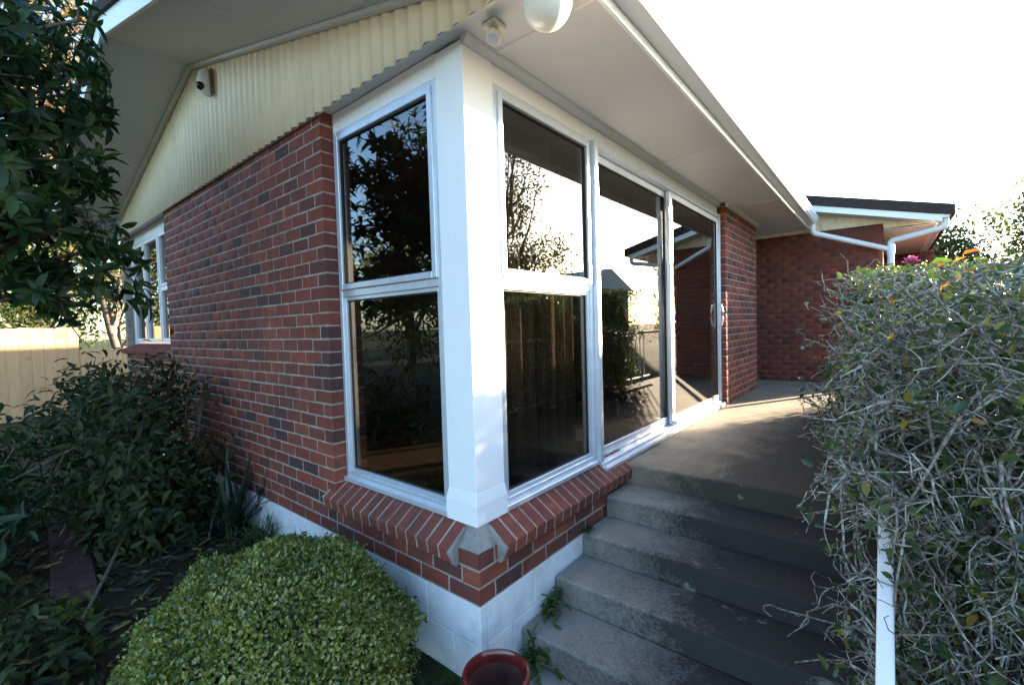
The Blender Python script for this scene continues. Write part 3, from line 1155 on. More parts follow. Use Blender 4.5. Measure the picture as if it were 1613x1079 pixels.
# ================================================================== fittings on the house
t = thing('ceiling_lamp', 'round opal glass globe lamp hanging from the eave soffit', 'lamp', (.035, -.45, SOF))
m = MB()
gc = (.035, -.45, 2.640)
m.lathe(gc, [(.102*math.sin(a), -.108*math.cos(a)) for a in np.linspace(0, math.pi*.86, 22)], 36)
m.build('globe', 'globe', t, smooth=True)
m = MB()
m.lathe((gc[0], gc[1], SOF-.03), [(0, 0), (.055, 0), (.062, .028), (0, .028)], 28)
m.build('lamp_base', 'plastic', t, smooth=True)
t = thing('motion_sensor', 'small yellowed swivelling motion sensor fixed under the eave by the corner post', 'sensor', (.13, -.085, SOF))
m = MB()
m.box(.085, .175, -.125, -.045, SOF-.022, SOF-.001)
m.build('base_plate', 'plastic', t, bevel=.006)
m = MB()
m.tube([(.13, -.085, SOF-.02), (.125, -.088, SOF-.05)], .018, 12)
m.build('swivel', 'plastic', t, smooth=True)
m = MB()
m.tube([(.125, -.088, SOF-.035), (.115, -.095, SOF-.06), (.095, -.11, SOF-.088), (.088, -.115, SOF-.097)], [.022, .034, .036, .030], 14)
m.build('sensor_head', 'plastic', t, smooth=True)
m = MB()
m.tube([(.112, -.108, SOF-.068), (.083, -.119, SOF-.103)], [.022, .024], 10)
m.build('lens', 'alu', t, smooth=True)
t = thing('security_camera', 'white bullet-shaped security camera with dark lens under the gable peak', 'camera', (-.06, 3.0, 3.5))
m = MB()
m.box(-.068, -.046, 2.905, 3.00, 3.38, 3.60)
m.build('mounting_plate', 'stick', t, bevel=.015)
m = MB()
hp = np.array([(-.072, 2.965, 3.60), (-.082, 2.960, 3.585), (-.100, 2.955, 3.54), (-.110, 2.952, 3.49), (-.110, 2.949, 3.44), (-.098, 2.946, 3.40), (-.080, 2.944, 3.37), (-.074, 2.943, 3.364)])
m.tube(hp, [.008, .026, .042, .048, .048, .040, .022, .008], 18)
m.build('housing', 'camwhite', t, smooth=True)
m = MB()
m.lathe((-.140, 2.932, 3.425), [(.034*math.sin(a), .034*math.cos(a)) for a in np.linspace(.01, math.pi-.01, 12)], 18)
m.build('lens', 'black', t, smooth=True)

# ================================================================== pot
t = thing('flower_pot', 'empty dark red glazed pot on the paving at the house corner', 'pot', (-.16, -.24, ZG))
m = MB()
pc = (-.16, -.24, ZG)
pr = [(.0, .0), (.085, .0), (.09, .01), (.118, .12), (.132, .22), (.134, .255), (.142, .262), (.145, .285), (.140, .298), (.130, .300), (.124, .292), (.120, .25)]
m.lathe(pc, pr, 48)
pb = m.build('body', 'pot', t, smooth=True)
m = MB()
m.lathe(pc, [(.120, .25), (.114, .16), (.105, .10), (.0, .095)], 48)
m.build('interior', 'potin', t, smooth=True)

# ================================================================== vegetation
def hgz(p):
    return ground_z(p[:, 0], p[:, 1])

def grow(lines, tips, p, d, length, r, depth, g, spread=.6, n_child=4, seg=5, wob=.18, grav=0., taper=.55):
    pts = [np.array(p, float)]
    dd = np.array(d, float)
    for i in range(seg):
        dd = dd + g.normal(size=3)*wob + np.array([0, 0, grav])
        dd /= np.linalg.norm(dd)
        pts.append(pts[-1]+dd*length/seg)
    rad = np.linspace(r, r*taper, seg+1)
    lines.append((np.array(pts), rad))
    if depth == 0:
        tips.append((pts[-1], dd, pts))
        return
    for k in range(n_child):
        i = g.integers(max(1, seg//3), seg+1)
        q = pts[i]
        nd = dd*g.uniform(.3, .9) + g.normal(size=3)*spread
        nd /= np.linalg.norm(nd)
        grow(lines, tips, q, nd, length*g.uniform(.5, .8), max(rad[i]*.62, .002), depth-1, g, spread, n_child, seg, wob, grav, taper)

def rosette(pos, dirs, per, L, Wd, g, tilt=(.15, .9), jitter=.03):
    """whorls of leaves at shoot tips -> arrays"""
    P, D, U = [], [], []
    for p, d in zip(pos, dirs):
        d = unit(np.array(d))
        a = np.cross(d, g.normal(size=3)); a /= np.linalg.norm(a)
        b = np.cross(d, a)
        k = g.integers(per[0], per[1]+1)
        for j in range(k):
            th = 2*np.pi*(j/k)+g.uniform(-.4, .4)
            t = g.uniform(*tilt)
            rd = a*math.cos(th)+b*math.sin(th)
            P.append(p - d*g.uniform(0, .06)+g.normal(size=3)*jitter*.3)
            D.append(rd*math.cos(t)+d*math.sin(t))
            U.append(d)
    return np.array(P), np.array(D), np.array(U)

# --- glossy tree at the left edge
g = np.random.default_rng(5)
tr = thing('evergreen_tree', 'dark glossy-leaved tree overhanging from the left edge in front of the gable', 'tree', (-2.15, 2.3, -.3))
lines, tips = [], []
trunk = np.array([(-2.2, 2.5, -.4), (-2.18, 2.5, .5), (-2.12, 2.45, 1.4), (-2.0, 2.4, 2.2), (-1.9, 2.4, 3.0)])
tl = [(trunk, np.array([.09, .075, .065, .055, .035]))]
tubes_mesh('trunk', tl, 'bark', tr, 8)
def in_view_clear(p):
    return True
targets = []
while len(targets) < 62:
    c = np.array([-1.62, 2.35, 2.95])
    q = c + g.normal(size=3)*np.array([.42, .55, .62])
    if q[0] > -.80 or q[2] < 1.75 or q[2] > 4.1 or q[1] < 1.15:
        continue
    targets.append(q)
targets += [np.array(q) for q in ((-.98, 2.3, 1.75), (-.86, 2.45, 1.95), (-.92, 2.6, 2.35), (-.90, 2.5, 2.75), (-.95, 2.2, 2.95), (-.86, 2.75, 3.1), (-1.0, 2.5, 1.55), (-.78, 2.35, 1.62),
                                  (-1.3, 2.3, 2.1), (-1.25, 2.2, 2.6), (-1.2, 2.4, 3.2), (-1.45, 2.2, 1.95), (-1.35, 2.5, 1.85), (-1.15, 2.3, 2.3), (-1.1, 2.4, 2.0), (-1.05, 2.5, 3.3), (-1.5, 2.3, 2.3))]
for q in targets:
    s = trunk[2+int(q[2] > 2.3)] + g.normal(size=3)*.03
    mid = (s+q)/2+g.normal(size=3)*.10+np.array([0, 0, .06])
    tt = np.linspace(0, 1, 7)[:, None]
    path = (1-tt)**2*s+2*tt*(1-tt)*mid+tt**2*q
    lines.append((path, np.linspace(.022, .006, 7)))
    d = unit(q-mid)
    for k in range(6):
        nd = unit(d*.5+g.normal(size=3)*.65+np.array([0, 0, .15]))
        e = path[g.integers(4, 7)]
        ln = g.uniform(.12, .34)
        p2 = e+nd*ln*.5+g.normal(size=3)*.02
        p3 = e+nd*ln
        lines.append((np.array([e, p2, p3]), np.array([.006, .0045, .003])))
        tips.append((p3, unit(nd+np.array([0, 0, .25]))))
        tips.append((p2, unit(nd+g.normal(size=3)*.3)))
def clear(a):
    return a[:, 0] < -.80+.18*(a[:, 1]-2.5)
lines = [(a[clear(a)], b[clear(a)]) for a, b in lines]
lines = [(a, b) for a, b in lines if len(a) >= 2]
tubes_mesh('branch', lines, 'bark', tr, 5)
P, D, U = rosette([q[0] for q in tips], [q[1] for q in tips], (7, 10), 0, 0, g, (.0, .75))
q_ = P+D*.05
side = -.80+.18*(q_[:, 1]-2.5)+np.where(q_[:, 2] < 2.15, .14, 0.)       # the crown keeps clear of the roof edge
ok = (q_[:, 0] < side) & (q_[:, 2] > 1.38) & ~((q_[:, 2] > 3.25+.25*(q_[:, 1]-2.3)) & (q_[:, 0] > -1.3) & (g.random(len(P)) < .8))
P, D, U = P[ok], D[ok], U[ok]
nl = len(P)
L = g.uniform(.075, .14, nl)
leaves_mesh('crown', P, D, U+g.normal(size=(nl, 3))*.15, L, L*.37, 'dark_leaf', tr, g.random(nl), LEAF6, .18)

# --- generic clumped shrub / crown
def clumps(name, mat, parent, g, centre, radii, n_cl, per, L, ratio, shell=.55, clsize=.16, flat=1., droop=.12, shape=LEAF4, cut=None, rpow=1.):
    d = unit(g.normal(size=(n_cl, 3)))
    d[:, 2] *= flat
    rr = shell+(1-shell)*g.random(n_cl)**.7
    rr *= 1+.16*np.sin(d[:, 0]*5+d[:, 1]*4+centre[0])+.12*np.sin(d[:, 2]*9+d[:, 1]*6)
    cc = np.array(centre)+d*rr[:, None]*np.array(radii)
    csz = clsize*g.uniform(.6, 1.4, n_cl)
    tone = g.random(n_cl)
    P = np.repeat(cc, per, 0)+g.normal(size=(n_cl*per, 3))*np.repeat(csz, per)[:, None]*.55
    out = unit(np.repeat(d*rr[:, None], per, 0))
    D = unit(out*.6+g.normal(size=P.shape)*.7+np.array([0, 0, -.15]))
    U = unit(out*.8+np.array([0, 0, .7])+g.normal(size=P.shape)*.35)
    rnd = np.clip(np.repeat(tone, per)*.55+g.random(len(P))*.5-.03, 0, 1)**rpow
    keep = np.ones(len(P), bool)
    if cut is not None:
        keep = cut(P)
    P, D, U, rnd = P[keep], D[keep], U[keep], rnd[keep]
    LL = L*g.uniform(.65, 1.25, len(P))
    return leaves_mesh(name, P, D, U, LL, LL*ratio, mat, parent, rnd, shape, droop)

def tree(name, label, loc, h, crown_c, radii, mat, g, n_cl=150, per=26, L=.16, ratio=.5, trunk_r=.12, group=None, clsize=.45, lean=(0, 0), shell=.35):
    loc = np.array(loc, float)
    t = thing(name, label, 'tree', tuple(loc), group)
    top = loc+np.array([lean[0], lean[1], h*.8])
    pts = np.linspace(0, 1, 6)[:, None]*(top-loc)+loc
    pts[1:-1] += g.normal(size=(4, 3))*.08*np.array([1, 1, 0])
    tubes_mesh('trunk', [(pts, np.linspace(trunk_r, trunk_r*.4, 6))], 'bark', t, 8)
    lines = []
    cc = np.array(crown_c)
    for k in range(16):
        s = pts[g.integers(2, 6)]
        e = cc+unit(g.normal(size=3))*np.array(radii)*g.uniform(.5, .95)
        mid = (s+e)/2+g.normal(size=3)*.2
        tt = np.linspace(0, 1, 6)[:, None]
        lines.append(((1-tt)**2*s+2*tt*(1-tt)*mid+tt**2*e, np.linspace(trunk_r*.45, .012, 6)))
    tubes_mesh('branch', lines, 'bark', t, 5)
    clumps('crown', mat, t, g, crown_c, radii, n_cl, per, L, ratio, shell, clsize)
    return t

# --- dark shrub against the gable wall
g = np.random.default_rng(21)
sh = thing('broadleaf_shrub', 'dark drooping leafy shrub growing against the brick gable wall under the far window', 'shrub', (-.6, 3.3, -.25))
lines = []
for k in range(26):
    s = np.array([-.6, 3.4, -.28])+g.normal(size=3)*np.array([.18, .3, 0])
    e = np.array([-.58, 3.5, .55])+unit(g.normal(size=3))*np.array([.42, .75, .5])
    mid = (s+e)/2+np.array([0, 0, .3])
    tt = np.linspace(0, 1, 6)[:, None]
    lines.append(((1-tt)**2*s+2*tt*(1-tt)*mid+tt**2*e, np.linspace(.012, .004, 6)))
# one cut stem reaching up the wall
lines.append((np.array([(-.28, 3.1, .25), (-.2, 3.2, .6), (-.13, 3.25, .85), (-.11, 3.22, 1.0)]), np.array([.016, .014, .012, .010])))
tubes_mesh('stem', lines, 'bark', sh, 5)
cutw = lambda P: (P[:, 0] < -.03) & (P[:, 2] > -.3)
clumps('foliage', 'shrub_leaf', sh, g, (-.62, 3.7, .42), (.50, .95, .66), 190, 24, .085, .42, .55, .17, 1, .35, LEAF6, cutw)
clumps('foliage', 'shrub_leaf', sh, g, (-.62, 3.0, .10), (.34, .50, .45), 90, 22, .085, .42, .5, .15, 1, .4, LEAF6, cutw)
g = np.random.default_rng(22)
sh2 = thing('laurel_bush', 'low broad-leaved bush in deep shade at the left edge before the fence', 'shrub', (-1.6, 3.2, -.3))
lines = [(np.array([(-1.6, 3.2, -.3), (-1.6+g.normal()*.2, 3.2+g.normal()*.2, .2), (-1.6+g.normal()*.35, 3.2+g.normal()*.35, .6)]), np.array([.014, .01, .005])) for k in range(12)]
tubes_mesh('stem', lines, 'bark', sh2, 5)
clumps('foliage', 'dark_leaf', sh2, g, (-1.62, 3.3, .25), (.40, .75, .55), 85, 16, .12, .36, .45, .18, 1, .3, LEAF6)
g = np.random.default_rng(23)
sh3 = thing('ground_cover', 'shaded tangle of low leafy ground cover at the bottom left corner', 'shrub', (-1.4, 1.7, -.35))
lines = [(np.array([(-1.45, 1.8, -.36), (-1.45+g.normal()*.06, 1.8+g.normal()*.08, -.28), (-1.45+g.normal()*.1, 1.8+g.normal()*.14, -.2)]), np.array([.008, .006, .003])) for k in range(10)]
tubes_mesh('stem', lines, 'bark', sh3, 5)
clumps('foliage', 'shrub_leaf', sh3, g, (-1.42, 1.75, -.28), (.26, .5, .20), 60, 18, .075, .4, .35, .12, 1, .3, LEAF6, lambda P: P[:, 2] > ground_z(P[:, 0], P[:, 1])+.01)

# --- clipped box dome
g = np.random.default_rng(31)
bx = thing('box_shrub', 'clipped light green rounded box shrub in front of the white foundation', 'shrub', (-.66, .78, -.4))
lines = []
for k in range(40):
    e = np.array([-.62, .76, -.15])+unit(np.array([g.normal(), g.normal(), abs(g.normal())]))*np.array([.44, .50, .32])
    s = np.array([-.66, .80, -.42])+g.normal(size=3)*np.array([.06, .06, 0])
    lines.append((np.array([s, (s+e)/2+g.normal(size=3)*.04, e]), np.array([.014, .008, .003])))
tubes_mesh('stem', lines, 'bark', bx, 5)
n = 50000
d = unit(np.stack([g.normal(size=n), g.normal(size=n), g.normal(size=n)], -1))
d[:, 2] = np.abs(d[:, 2])*1.0
low = g.random(n) < .3
d[low, 2] -= .35
d = unit(d)
lump = 1+.05*np.sin(d[:, 0]*9+1)*np.sin(d[:, 1]*8)+.03*np.sin(d[:, 2]*13+d[:, 0]*7)
r_ = (1-.20*g.random(n)**1.6)*lump*(1+.05*(np.sin(d[:, 0]*23+d[:, 2]*17)*np.sin(d[:, 1]*21+2) > .72)*g.random(n)+.05*(g.random(n) < .02))
C0 = np.array([-.62, .76, -.185])
P = C0+d*r_[:, None]*np.array([.60, .68, .46])
ok = (P[:, 2] > -.43) & (P[:, 0] < -.02)
P, dd = P[ok], d[ok]
n = len(P)
D = unit(dd*.55+g.normal(size=(n, 3))*.6+np.array([0, 0, .25]))
U = unit(dd+g.normal(size=(n, 3))*.5)
L = g.uniform(.013, .027, n)
tone = .5+.28*np.sin(P[:, 0]*11+P[:, 1]*7)*np.sin(P[:, 1]*13)
leaves_mesh('foliage', P, D, U, L, L*.62, 'box_leaf', bx, np.clip(tone*.5+g.random(n)*.62-.05, 0, 1), LEAF4, .05)

# --- blades (strap leaves, grass)
def blades(name, mat, parent, g, base, n, Lr, w, spread, bend, rad=.05):
    V, F, RN, k = [], [], [], 0
    for i in range(n):
        th = g.uniform(0, 2*np.pi)
        el = g.uniform(*spread)
        d = np.array([math.cos(th)*math.cos(el), math.sin(th)*math.cos(el), math.sin(el)])
        s = np.array([-math.sin(th), math.cos(th), 0])
        p = np.array(base)+np.array([g.normal()*rad, g.normal()*rad, 0])
        L = g.uniform(*Lr)
        m = 7
        t = np.linspace(0, 1, m)
        b = g.uniform(*bend)
        path = p+d*L*t[:, None]+np.array([0, 0, -1])*(b*L*t**2.2)[:, None]
        ww = w*g.uniform(.7, 1.2)*np.clip(np.sin(np.pi*(.12+.88*t))**.6, .02, 1)
        fold = np.array([0, 0, .25])*ww[:, None]
        v = np.stack([path-s*ww[:, None]/2+fold, path, path+s*ww[:, None]/2+fold], 1).reshape(-1, 3)
        V.append(v)
        for j in range(m-1):
            for c in range(2):
                F.append([k+j*3+c, k+j*3+c+1, k+j*3+c+4, k+j*3+c+3])
        RN += [g.random()]*len(v)
        k += len(v)
    V = np.concatenate(V)
    V[:, 0] = np.where((V[:, 1] > 0) & (V[:, 0] > -.004), -.004-.1*(V[:, 0]+.004), V[:, 0])
    return np_mesh(name, V, np.array(F), mat, parent, np.array(RN))
g = np.random.default_rng(41)
t = thing('strap_leaf_plant', 'dark clump of long strap leaves leaning on the wall foot', 'plant', (-.22, 2.85, -.28))
blades('foliage', 'strap_leaf', t, g, (-.20, 2.62, -.29), 60, (.45, .85), .030, (.7, 1.45), (.05, .45), .05)
for i, (px_, py_, lab, cnt, lr) in enumerate(((-.10, 2.25, 'tallest tuft of green grass against the white foundation by the strap leaves', 90, (.20, .42)),
                                         (-.10, 1.80, 'grass tuft at the foundation just behind the clipped box shrub', 80, (.18, .36)),
                                         (-.12, 1.40, 'short ragged grass tuft nearest the window sill at the foundation', 60, (.14, .28)))):
    t = thing('grass_tuft', lab, 'grass', (px_, py_, -.33), 'grass tufts along the foundation')
    blades('foliage', 'grass_leaf', t, g, (px_, py_, float(ground_z(np.array(px_), np.array(py_)))), cnt, lr, .009, (.6, 1.5), (.1, .7), .07)

# --- weeds in the step corners
def weed(label, base, n, L, spread, g, up=.5):
    t = thing('weed', label, 'weed', base, 'weeds beside the steps')
    lines, P, D = [], [], []
    b = np.array(base)
    for k in range(n):
        d = unit(np.array([g.normal()*.6-.1, -abs(g.normal())*.5-.05, abs(g.normal())*up+.1]))
        ln = spread*g.uniform(.5, 1.1)
        p1 = b+d*ln*.5+np.array([0, 0, .02])
        p2 = b+d*ln
        p2[2] = max(p2[2]-.03, b[2]+.008)
        lines.append((np.array([b, p1, p2]), np.array([.002, .0016, .001])))
        for q in np.linspace(.15, 1, 7):
            pp = (1-q)**2*b+2*q*(1-q)*p1+q*q*p2
            for s in (-1, 1):
                P.append(pp)
                D.append(d*.5+np.array([g.normal(), g.normal(), g.normal()*.4])*.8)
    tubes_mesh('stem', lines, 'grass_leaf', t, 4)
    P, D = np.array(P), np.array(D)
    LL = L*g.uniform(.6, 1.3, len(P))
    leaves_mesh('foliage', P, D, np.tile([0, 0, 1.], (len(P), 1))+g.normal(size=P.shape)*.3, LL, LL*.36, 'grass_leaf', t, g.random(len(P)), LEAF6, .2)
g = np.random.default_rng(51)
weed('leafy weed sprouting between the white foundation and the third step', (.60, -.01, ZL-4*RISE+.004), 14, .05, .22, g)
weed('bushy weed at the foot of the lowest step by the pot', (.27, -.06, ZG+.004), 12, .05, .20, g, .4)
weed('tiny weed under the end of the brick sill on the upper step', (.97, -.012, ZL-2*RISE+.004), 7, .025, .08, g)
weed('weed trailing over the soil left of the red pot', (-.08, .02, ZG+.01), 10, .035, .18, g, .3)

# --- tangled hedge along the balustrade
g = np.random.default_rng(62)
hd = thing('hedge', 'tangled hedge of pale lichen-covered twigs and sparse leaves along the right of the steps', 'hedge', (2.2, -2.1, ZG))
lines = []
LP, LD = [], []
KN, KL, KD = [], [], []
def htop(x):
    return 1.46+.084*np.clip(x, 0, 6)
def hedge_ok(p):
    lim = -1.30-.26*min(1., max(0., (.78-p[2])/.5))*(p[0] < 2.2)
    return p[1] < lim+.12*math.sin(p[0]*4.3+p[2]*3) and p[0] < 5.45
def crooked(p, d, ln, r0, r1, seg, kink, upw=0.):
    pts = [np.array(p, float)]
    d = np.array(d, float)
    for i in range(seg):
        d = unit(d+g.normal(size=3)*kink+np.array([0, 0, upw]))
        pts.append(pts[-1]+d*ln/seg*g.uniform(.7, 1.3))
    return np.array(pts), np.linspace(r0, r1, seg+1)
nst = 330
for k in range(nst):
    u_ = k/nst
    x = .25+5.0*u_**1.5
    y = g.uniform(-2.5, -1.62) if x > .2 else g.uniform(-2.4, -1.78)
    if k % 3 == 0:
        y = g.uniform(-1.85, -1.62)
    near = x < 2.8
    p = np.array([x, y, ZG-.02])
    H = g.uniform(1.3, 1.9)
    path, rad = crooked(p, (g.normal()*.12, g.normal()*.12, 1), H, g.uniform(.004, .010), .0028, 9, .25, .22)
    keep = [i for i in range(len(path)) if path[i][2] < htop(path[i][0])-.08 and hedge_ok(path[i]) and not (path[i][0] < .0)]
    if len(keep) < 3:
        continue
    path, rad = path[:keep[-1]+1], rad[:keep[-1]+1]
    lines.append((path, rad*(1+.25*g.normal(size=len(rad)).clip(-1, 1))))
    for j in range(14 if near else 8):
        i = g.integers(1, len(path))
        d = unit(np.array([g.normal()*.9-.25, g.normal()*.8+.45, g.normal()*.55+.1]))
        b, rb = crooked(path[i], d, g.uniform(.20, .52), .0042, .0020, 7, .48)
        ok = [i2 for i2 in range(len(b)) if hedge_ok(b[i2]) and b[i2][2] < htop(b[i2][0]) and b[i2][0] > -.12]
        if len(ok) < 3 or ok[2] != 2:
            continue
        cutn = next((i2 for i2 in range(len(b)) if i2 not in ok), len(b))
        b, rb = b[:cutn], rb[:cutn]
        lines.append((b, rb))
        for q in range(7 if near else 4):
            i2 = g.integers(1, len(b))
            d2 = unit(d*.5+g.normal(size=3)*.8)
            c, rc = crooked(b[i2], d2, g.uniform(.06, .20), .0021, .0009, 4, .6)
            if c[-1][0] < -.2 or c[-1][2] > htop(c[-1][0])+.03 or not hedge_ok(c[-1]-np.array([0, .05, 0])):
                continue
            lines.append((c, rc))
            zt = c[-1][2]
            pl = .42+.4*np.clip((zt-.75)/.7, 0, 1)+.40*np.clip((-1.62-c[-1][1])/.4, 0, 1)
            if g.random() < pl:
                for s in range(g.integers(2, 6)):
                    LP.append(c[g.integers(1, len(c))]+g.normal(size=3)*.012)
                    LD.append(unit(d2+g.normal(size=3)*.8))
tag(tubes_mesh('twigs', lines, 'lichen', hd, 5), kind='stuff')
LP, LD = np.array(LP), np.array(LD)
n = len(LP)
LL = g.uniform(.018, .046, n)
U = unit(g.normal(size=(n, 3))*.6+np.array([0, 0, 1]))
leaves_mesh('foliage', LP, LD, U, LL, LL*.55, 'hedge_leaf', hd, np.clip(g.random(n)**1.2, 0, 1), LEAF6, .15)
# leafy mass behind the twigs and along the top
clumps('foliage', 'hedge_leaf', hd, g, (2.4, -2.35, .60), (3.0, .95, .98), 950, 24, .026, .55, .45, .17, 1, .1, LEAF6,
       lambda P: (P[:, 2] < htop(P[:, 0])) & (P[:, 2] > ZG) & (P[:, 1] < np.where(P[:, 0] > 1.9, -1.42, -1.62)) & (P[:, 0] < 5.4) & (P[:, 0] > .15), 1.2)
xs_ = .1+5.1*g.random(2600)**1.4
P = np.stack([xs_, -1.42-1.6*g.random(2600), htop(xs_)-.20+.20*g.random(2600)+.03*np.sin(xs_*6)], -1)
D = unit(g.normal(size=P.shape)*.7+np.array([-.2, .2, .35]))
LL = g.uniform(.013, .028, len(P))
leaves_mesh('foliage', P, D, unit(g.normal(size=P.shape)*.5+np.array([0, 0, 1])), LL, LL*.55, 'hedge_leaf', hd, np.clip(.25+.75*g.random(len(P)), 0, 1), LEAF6, .15)
for k in range(2300):
    p = np.array([g.uniform(.75, 2.3), g.uniform(-1.62, -1.36), g.uniform(.45, 1.35)])
    if k > 900:
        p[0] = .25+3.2*g.random()**1.3
        p[1] = g.uniform(-2.5, -1.42)
        p[2] = htop(p[0])-.02-.45*g.random()**1.5
    elif k > 160:
        p[0] = g.uniform(.40, 1.75)
        p[1] = g.uniform(-1.56, -1.42)
        p[2] = rail_z(p[0])+g.uniform(-.10, .16)
    if p[2] < rail_z(p[0])-.35:
        continue
    b, rb = crooked(p, unit(g.normal(size=3)+np.array([-.3, .3, .1])), g.uniform(.12, .38), .0035, .0012, 6, .5)
    if b[:, 2].max() > htop(p[0]) or b[:, 1].max() > -1.26:
        continue
    KN.append((b, rb))
    for s_ in range(4 if k < 900 else 5):
        KL.append(b[g.integers(1, len(b))]+g.normal(size=3)*.01)
        KD.append(g.normal(size=3))
tag(tubes_mesh('twigs', KN, 'lichen', hd, 5), kind='stuff')
n = 30000
P = np.stack([2.0+3.5*g.random(n)**.8, g.uniform(-1.75, -1.33, n), g.random(n)], -1)
P[:, 2] = .30+P[:, 2]*(htop(P[:, 0])-.33)
P[:, 1] += .05*np.sin(P[:, 0]*7)+.05*np.sin(P[:, 2]*9+P[:, 0]*3)
P = np.concatenate([P, np.array(KL)])
n = len(P)
LL = np.where(P[:, 0] > 2.0, g.uniform(.030, .055, n), g.uniform(.015, .032, n))
tag(leaves_mesh('foliage', P, unit(g.normal(size=(n, 3))), unit(g.normal(size=(n, 3))*.6+np.array([0, 0, 1])), LL, LL*.55, 'hedge_leaf', hd, g.random(n)**1.3, LEAF6, .15), kind='stuff')
# flower and orange leaves on top
def big_leaf(name, p, d, up, L, w, mat, parent, label=None, curl=.3):
    g2 = np.random.default_rng(int(abs(p[0]*1000+p[1]*777)))
    o = leaves_mesh(name, np.array([p]), np.array([d], float), np.array([up], float), L, w, mat, parent, g2.random(1), LEAF6, curl)
    if label:
        o['label'] = label
    return o
pf = np.array([1.1, -1.585, 1.56])
fl_ = []
V, F, k = [], [], 0
PP, DD, UU = [], [], []
for ring, (cnt, tilt, ln) in enumerate(((6, .25, .05), (5, .75, .042), (4, 1.2, .032))):
    for j in range(cnt):
        th = 2*np.pi*(j+.3*ring)/cnt
        PP.append(pf)
        DD.append((math.cos(th)*math.cos(tilt), math.sin(th)*math.cos(tilt), math.sin(tilt)))
        UU.append((-math.cos(th)*.6, -math.sin(th)*.6, 1))
o = leaves_mesh('flower', np.array(PP), np.array(DD), np.array(UU), .040, .046, 'petal', hd, rng.random(len(PP)), LEAF6, -.25)
o['label'] = 'single pink rose bloom on top of the hedge'
for q, d, L in (((.95, -1.66, 1.53), (.3, -.4, .3), .07), ((1.0, -1.70, 1.53), (-.4, -.3, .5), .06), ((.9, -1.72, 1.50), (-.6, -.3, -.1), .065), ((.98, -1.73, 1.57), (-.1, -.6, .3), .06),
                ((1.0, -1.37, 1.50), (-.4, .4, .4), .05), ((.96, -1.40, 1.46), (-.5, .2, .2), .05), ((.8, -1.68, 1.47), (-.5, .3, -.3), .06)):
    big_leaf('leaf', q, d, (-.5, 0, .8), L, L*.5, 'orange_leaf', hd)
for q, d, L in (((1.0, -1.62, 1.53), (-.5, -.3, -.3), .075), ((.98, -1.64, 1.55), (-.3, -.7, .1), .07), ((1.05, -1.60, 1.50), (-.6, 0, -.5), .08)):
    big_leaf('leaf', q, d, (-.6, 0, .7), L, L*.6, 'lime_leaf', hd)
# long bare canes poking out
can = []
for q in (((1.6, -1.45, 1.45), (1.5, -1.36, 1.58)), ((1.4, -1.42, 1.38), (1.2, -1.29, 1.46)), ((.9, -1.55, .35), (.55, -1.28, .28)), ((.7, -1.6, .15), (.45, -1.20, .22)),
          ((.8, -1.6, .05), (.50, -1.22, -.02)), ((.9, -1.5, .9), (.6, -1.27, .86)), ((.6, -1.62, .3), (.3, -1.28, .33))):
    a, b = (np.array(t_) for t_ in q)
    pts = np.array([a+(b-a)*s+g.normal(size=3)*.012 for s in np.linspace(0, 1, 6)])
    can.append((pts, np.linspace(.006, .0022, 6)))
    for j in range(5):
        i = g.integers(2, 6)
        e, re = crooked(pts[i], unit((b-a)+g.normal(size=3)*.35), g.uniform(.06, .18), .003, .0013, 4, .4)
        can.append((e, re))
tag(tubes_mesh('twigs', can, 'lichen', hd, 5), kind='stuff')

# --- ground litter, board, sticks, fallen leaves
g = np.random.default_rng(71)
n = 5200
P = np.stack([g.uniform(-2.3, -.05, n), g.uniform(-.02, 5.2, n), np.zeros(n)], -1)
P[:, 2] = ground_z(P[:, 0], P[:, 1])+g.uniform(.006, .03, n)
D = unit(np.stack([g.normal(size=n), g.normal(size=n), g.normal(size=n)*.25], -1))
U = unit(np.stack([g.normal(size=n)*.4, g.normal(size=n)*.4, np.ones(n)], -1))
L = g.uniform(.04, .15, n)
tag(leaves_mesh('leaf_litter', P, D, U, L, L*.26, 'litter', None, g.random(n)**1.5, LEAF6, .25),
    'dead brown leaves scattered over the shaded soil at left', 'leaf litter', kind='stuff')
m = MB()
a = [(-1.25, 2.35, -.255), (-1.03, 2.35, -.255), (-.93, 3.75, -.18), (-1.13, 3.75, -.18)]
m.hexa([(p[0], p[1], p[2]-.08) for p in a], a)
tag(m.build('timber_board', 'slab', bevel=.006), 'dark brown board lying on the leaf-strewn soil at left', 'board')
def stick(label, pts, r0, r1):
    m = MB()
    m.tube(pts, np.linspace(r0, r1, len(pts)), 7)
    tag(m.build('stick', 'stick', smooth=True), label, 'stick')
stick('long bare stick leaning diagonally across the dark board', [(-1.225, 1.90, -.315), (-1.10, 2.2, -.27), (-.95, 2.55, -.21), (-.83, 2.86, -.16)], .013, .009)
stick('crooked stick lying in the bottom left corner of the ground cover', [(-1.46, 1.70, -.29), (-1.38, 1.72, -.26), (-1.28, 1.74, -.245), (-1.23, 1.82, -.26)], .010, .007)
t = thing('fallen_leaves', 'bright lime green long leaves lying against the stick and board', 'leaves', (-1.15, 2.3, -.33))
for q, d, L, w in (((-1.28, 2.22, -.26), (.75, .5, .14), .30, .07), ((-1.27, 2.16, -.27), (.8, .3, .06), .24, .05), ((-1.12, 2.05, -.26), (.2, .8, .1), .20, .045)):
    big_leaf('leaf', q, d, (-.2, -.5, .9), L, w, 'lime_leaf', t)

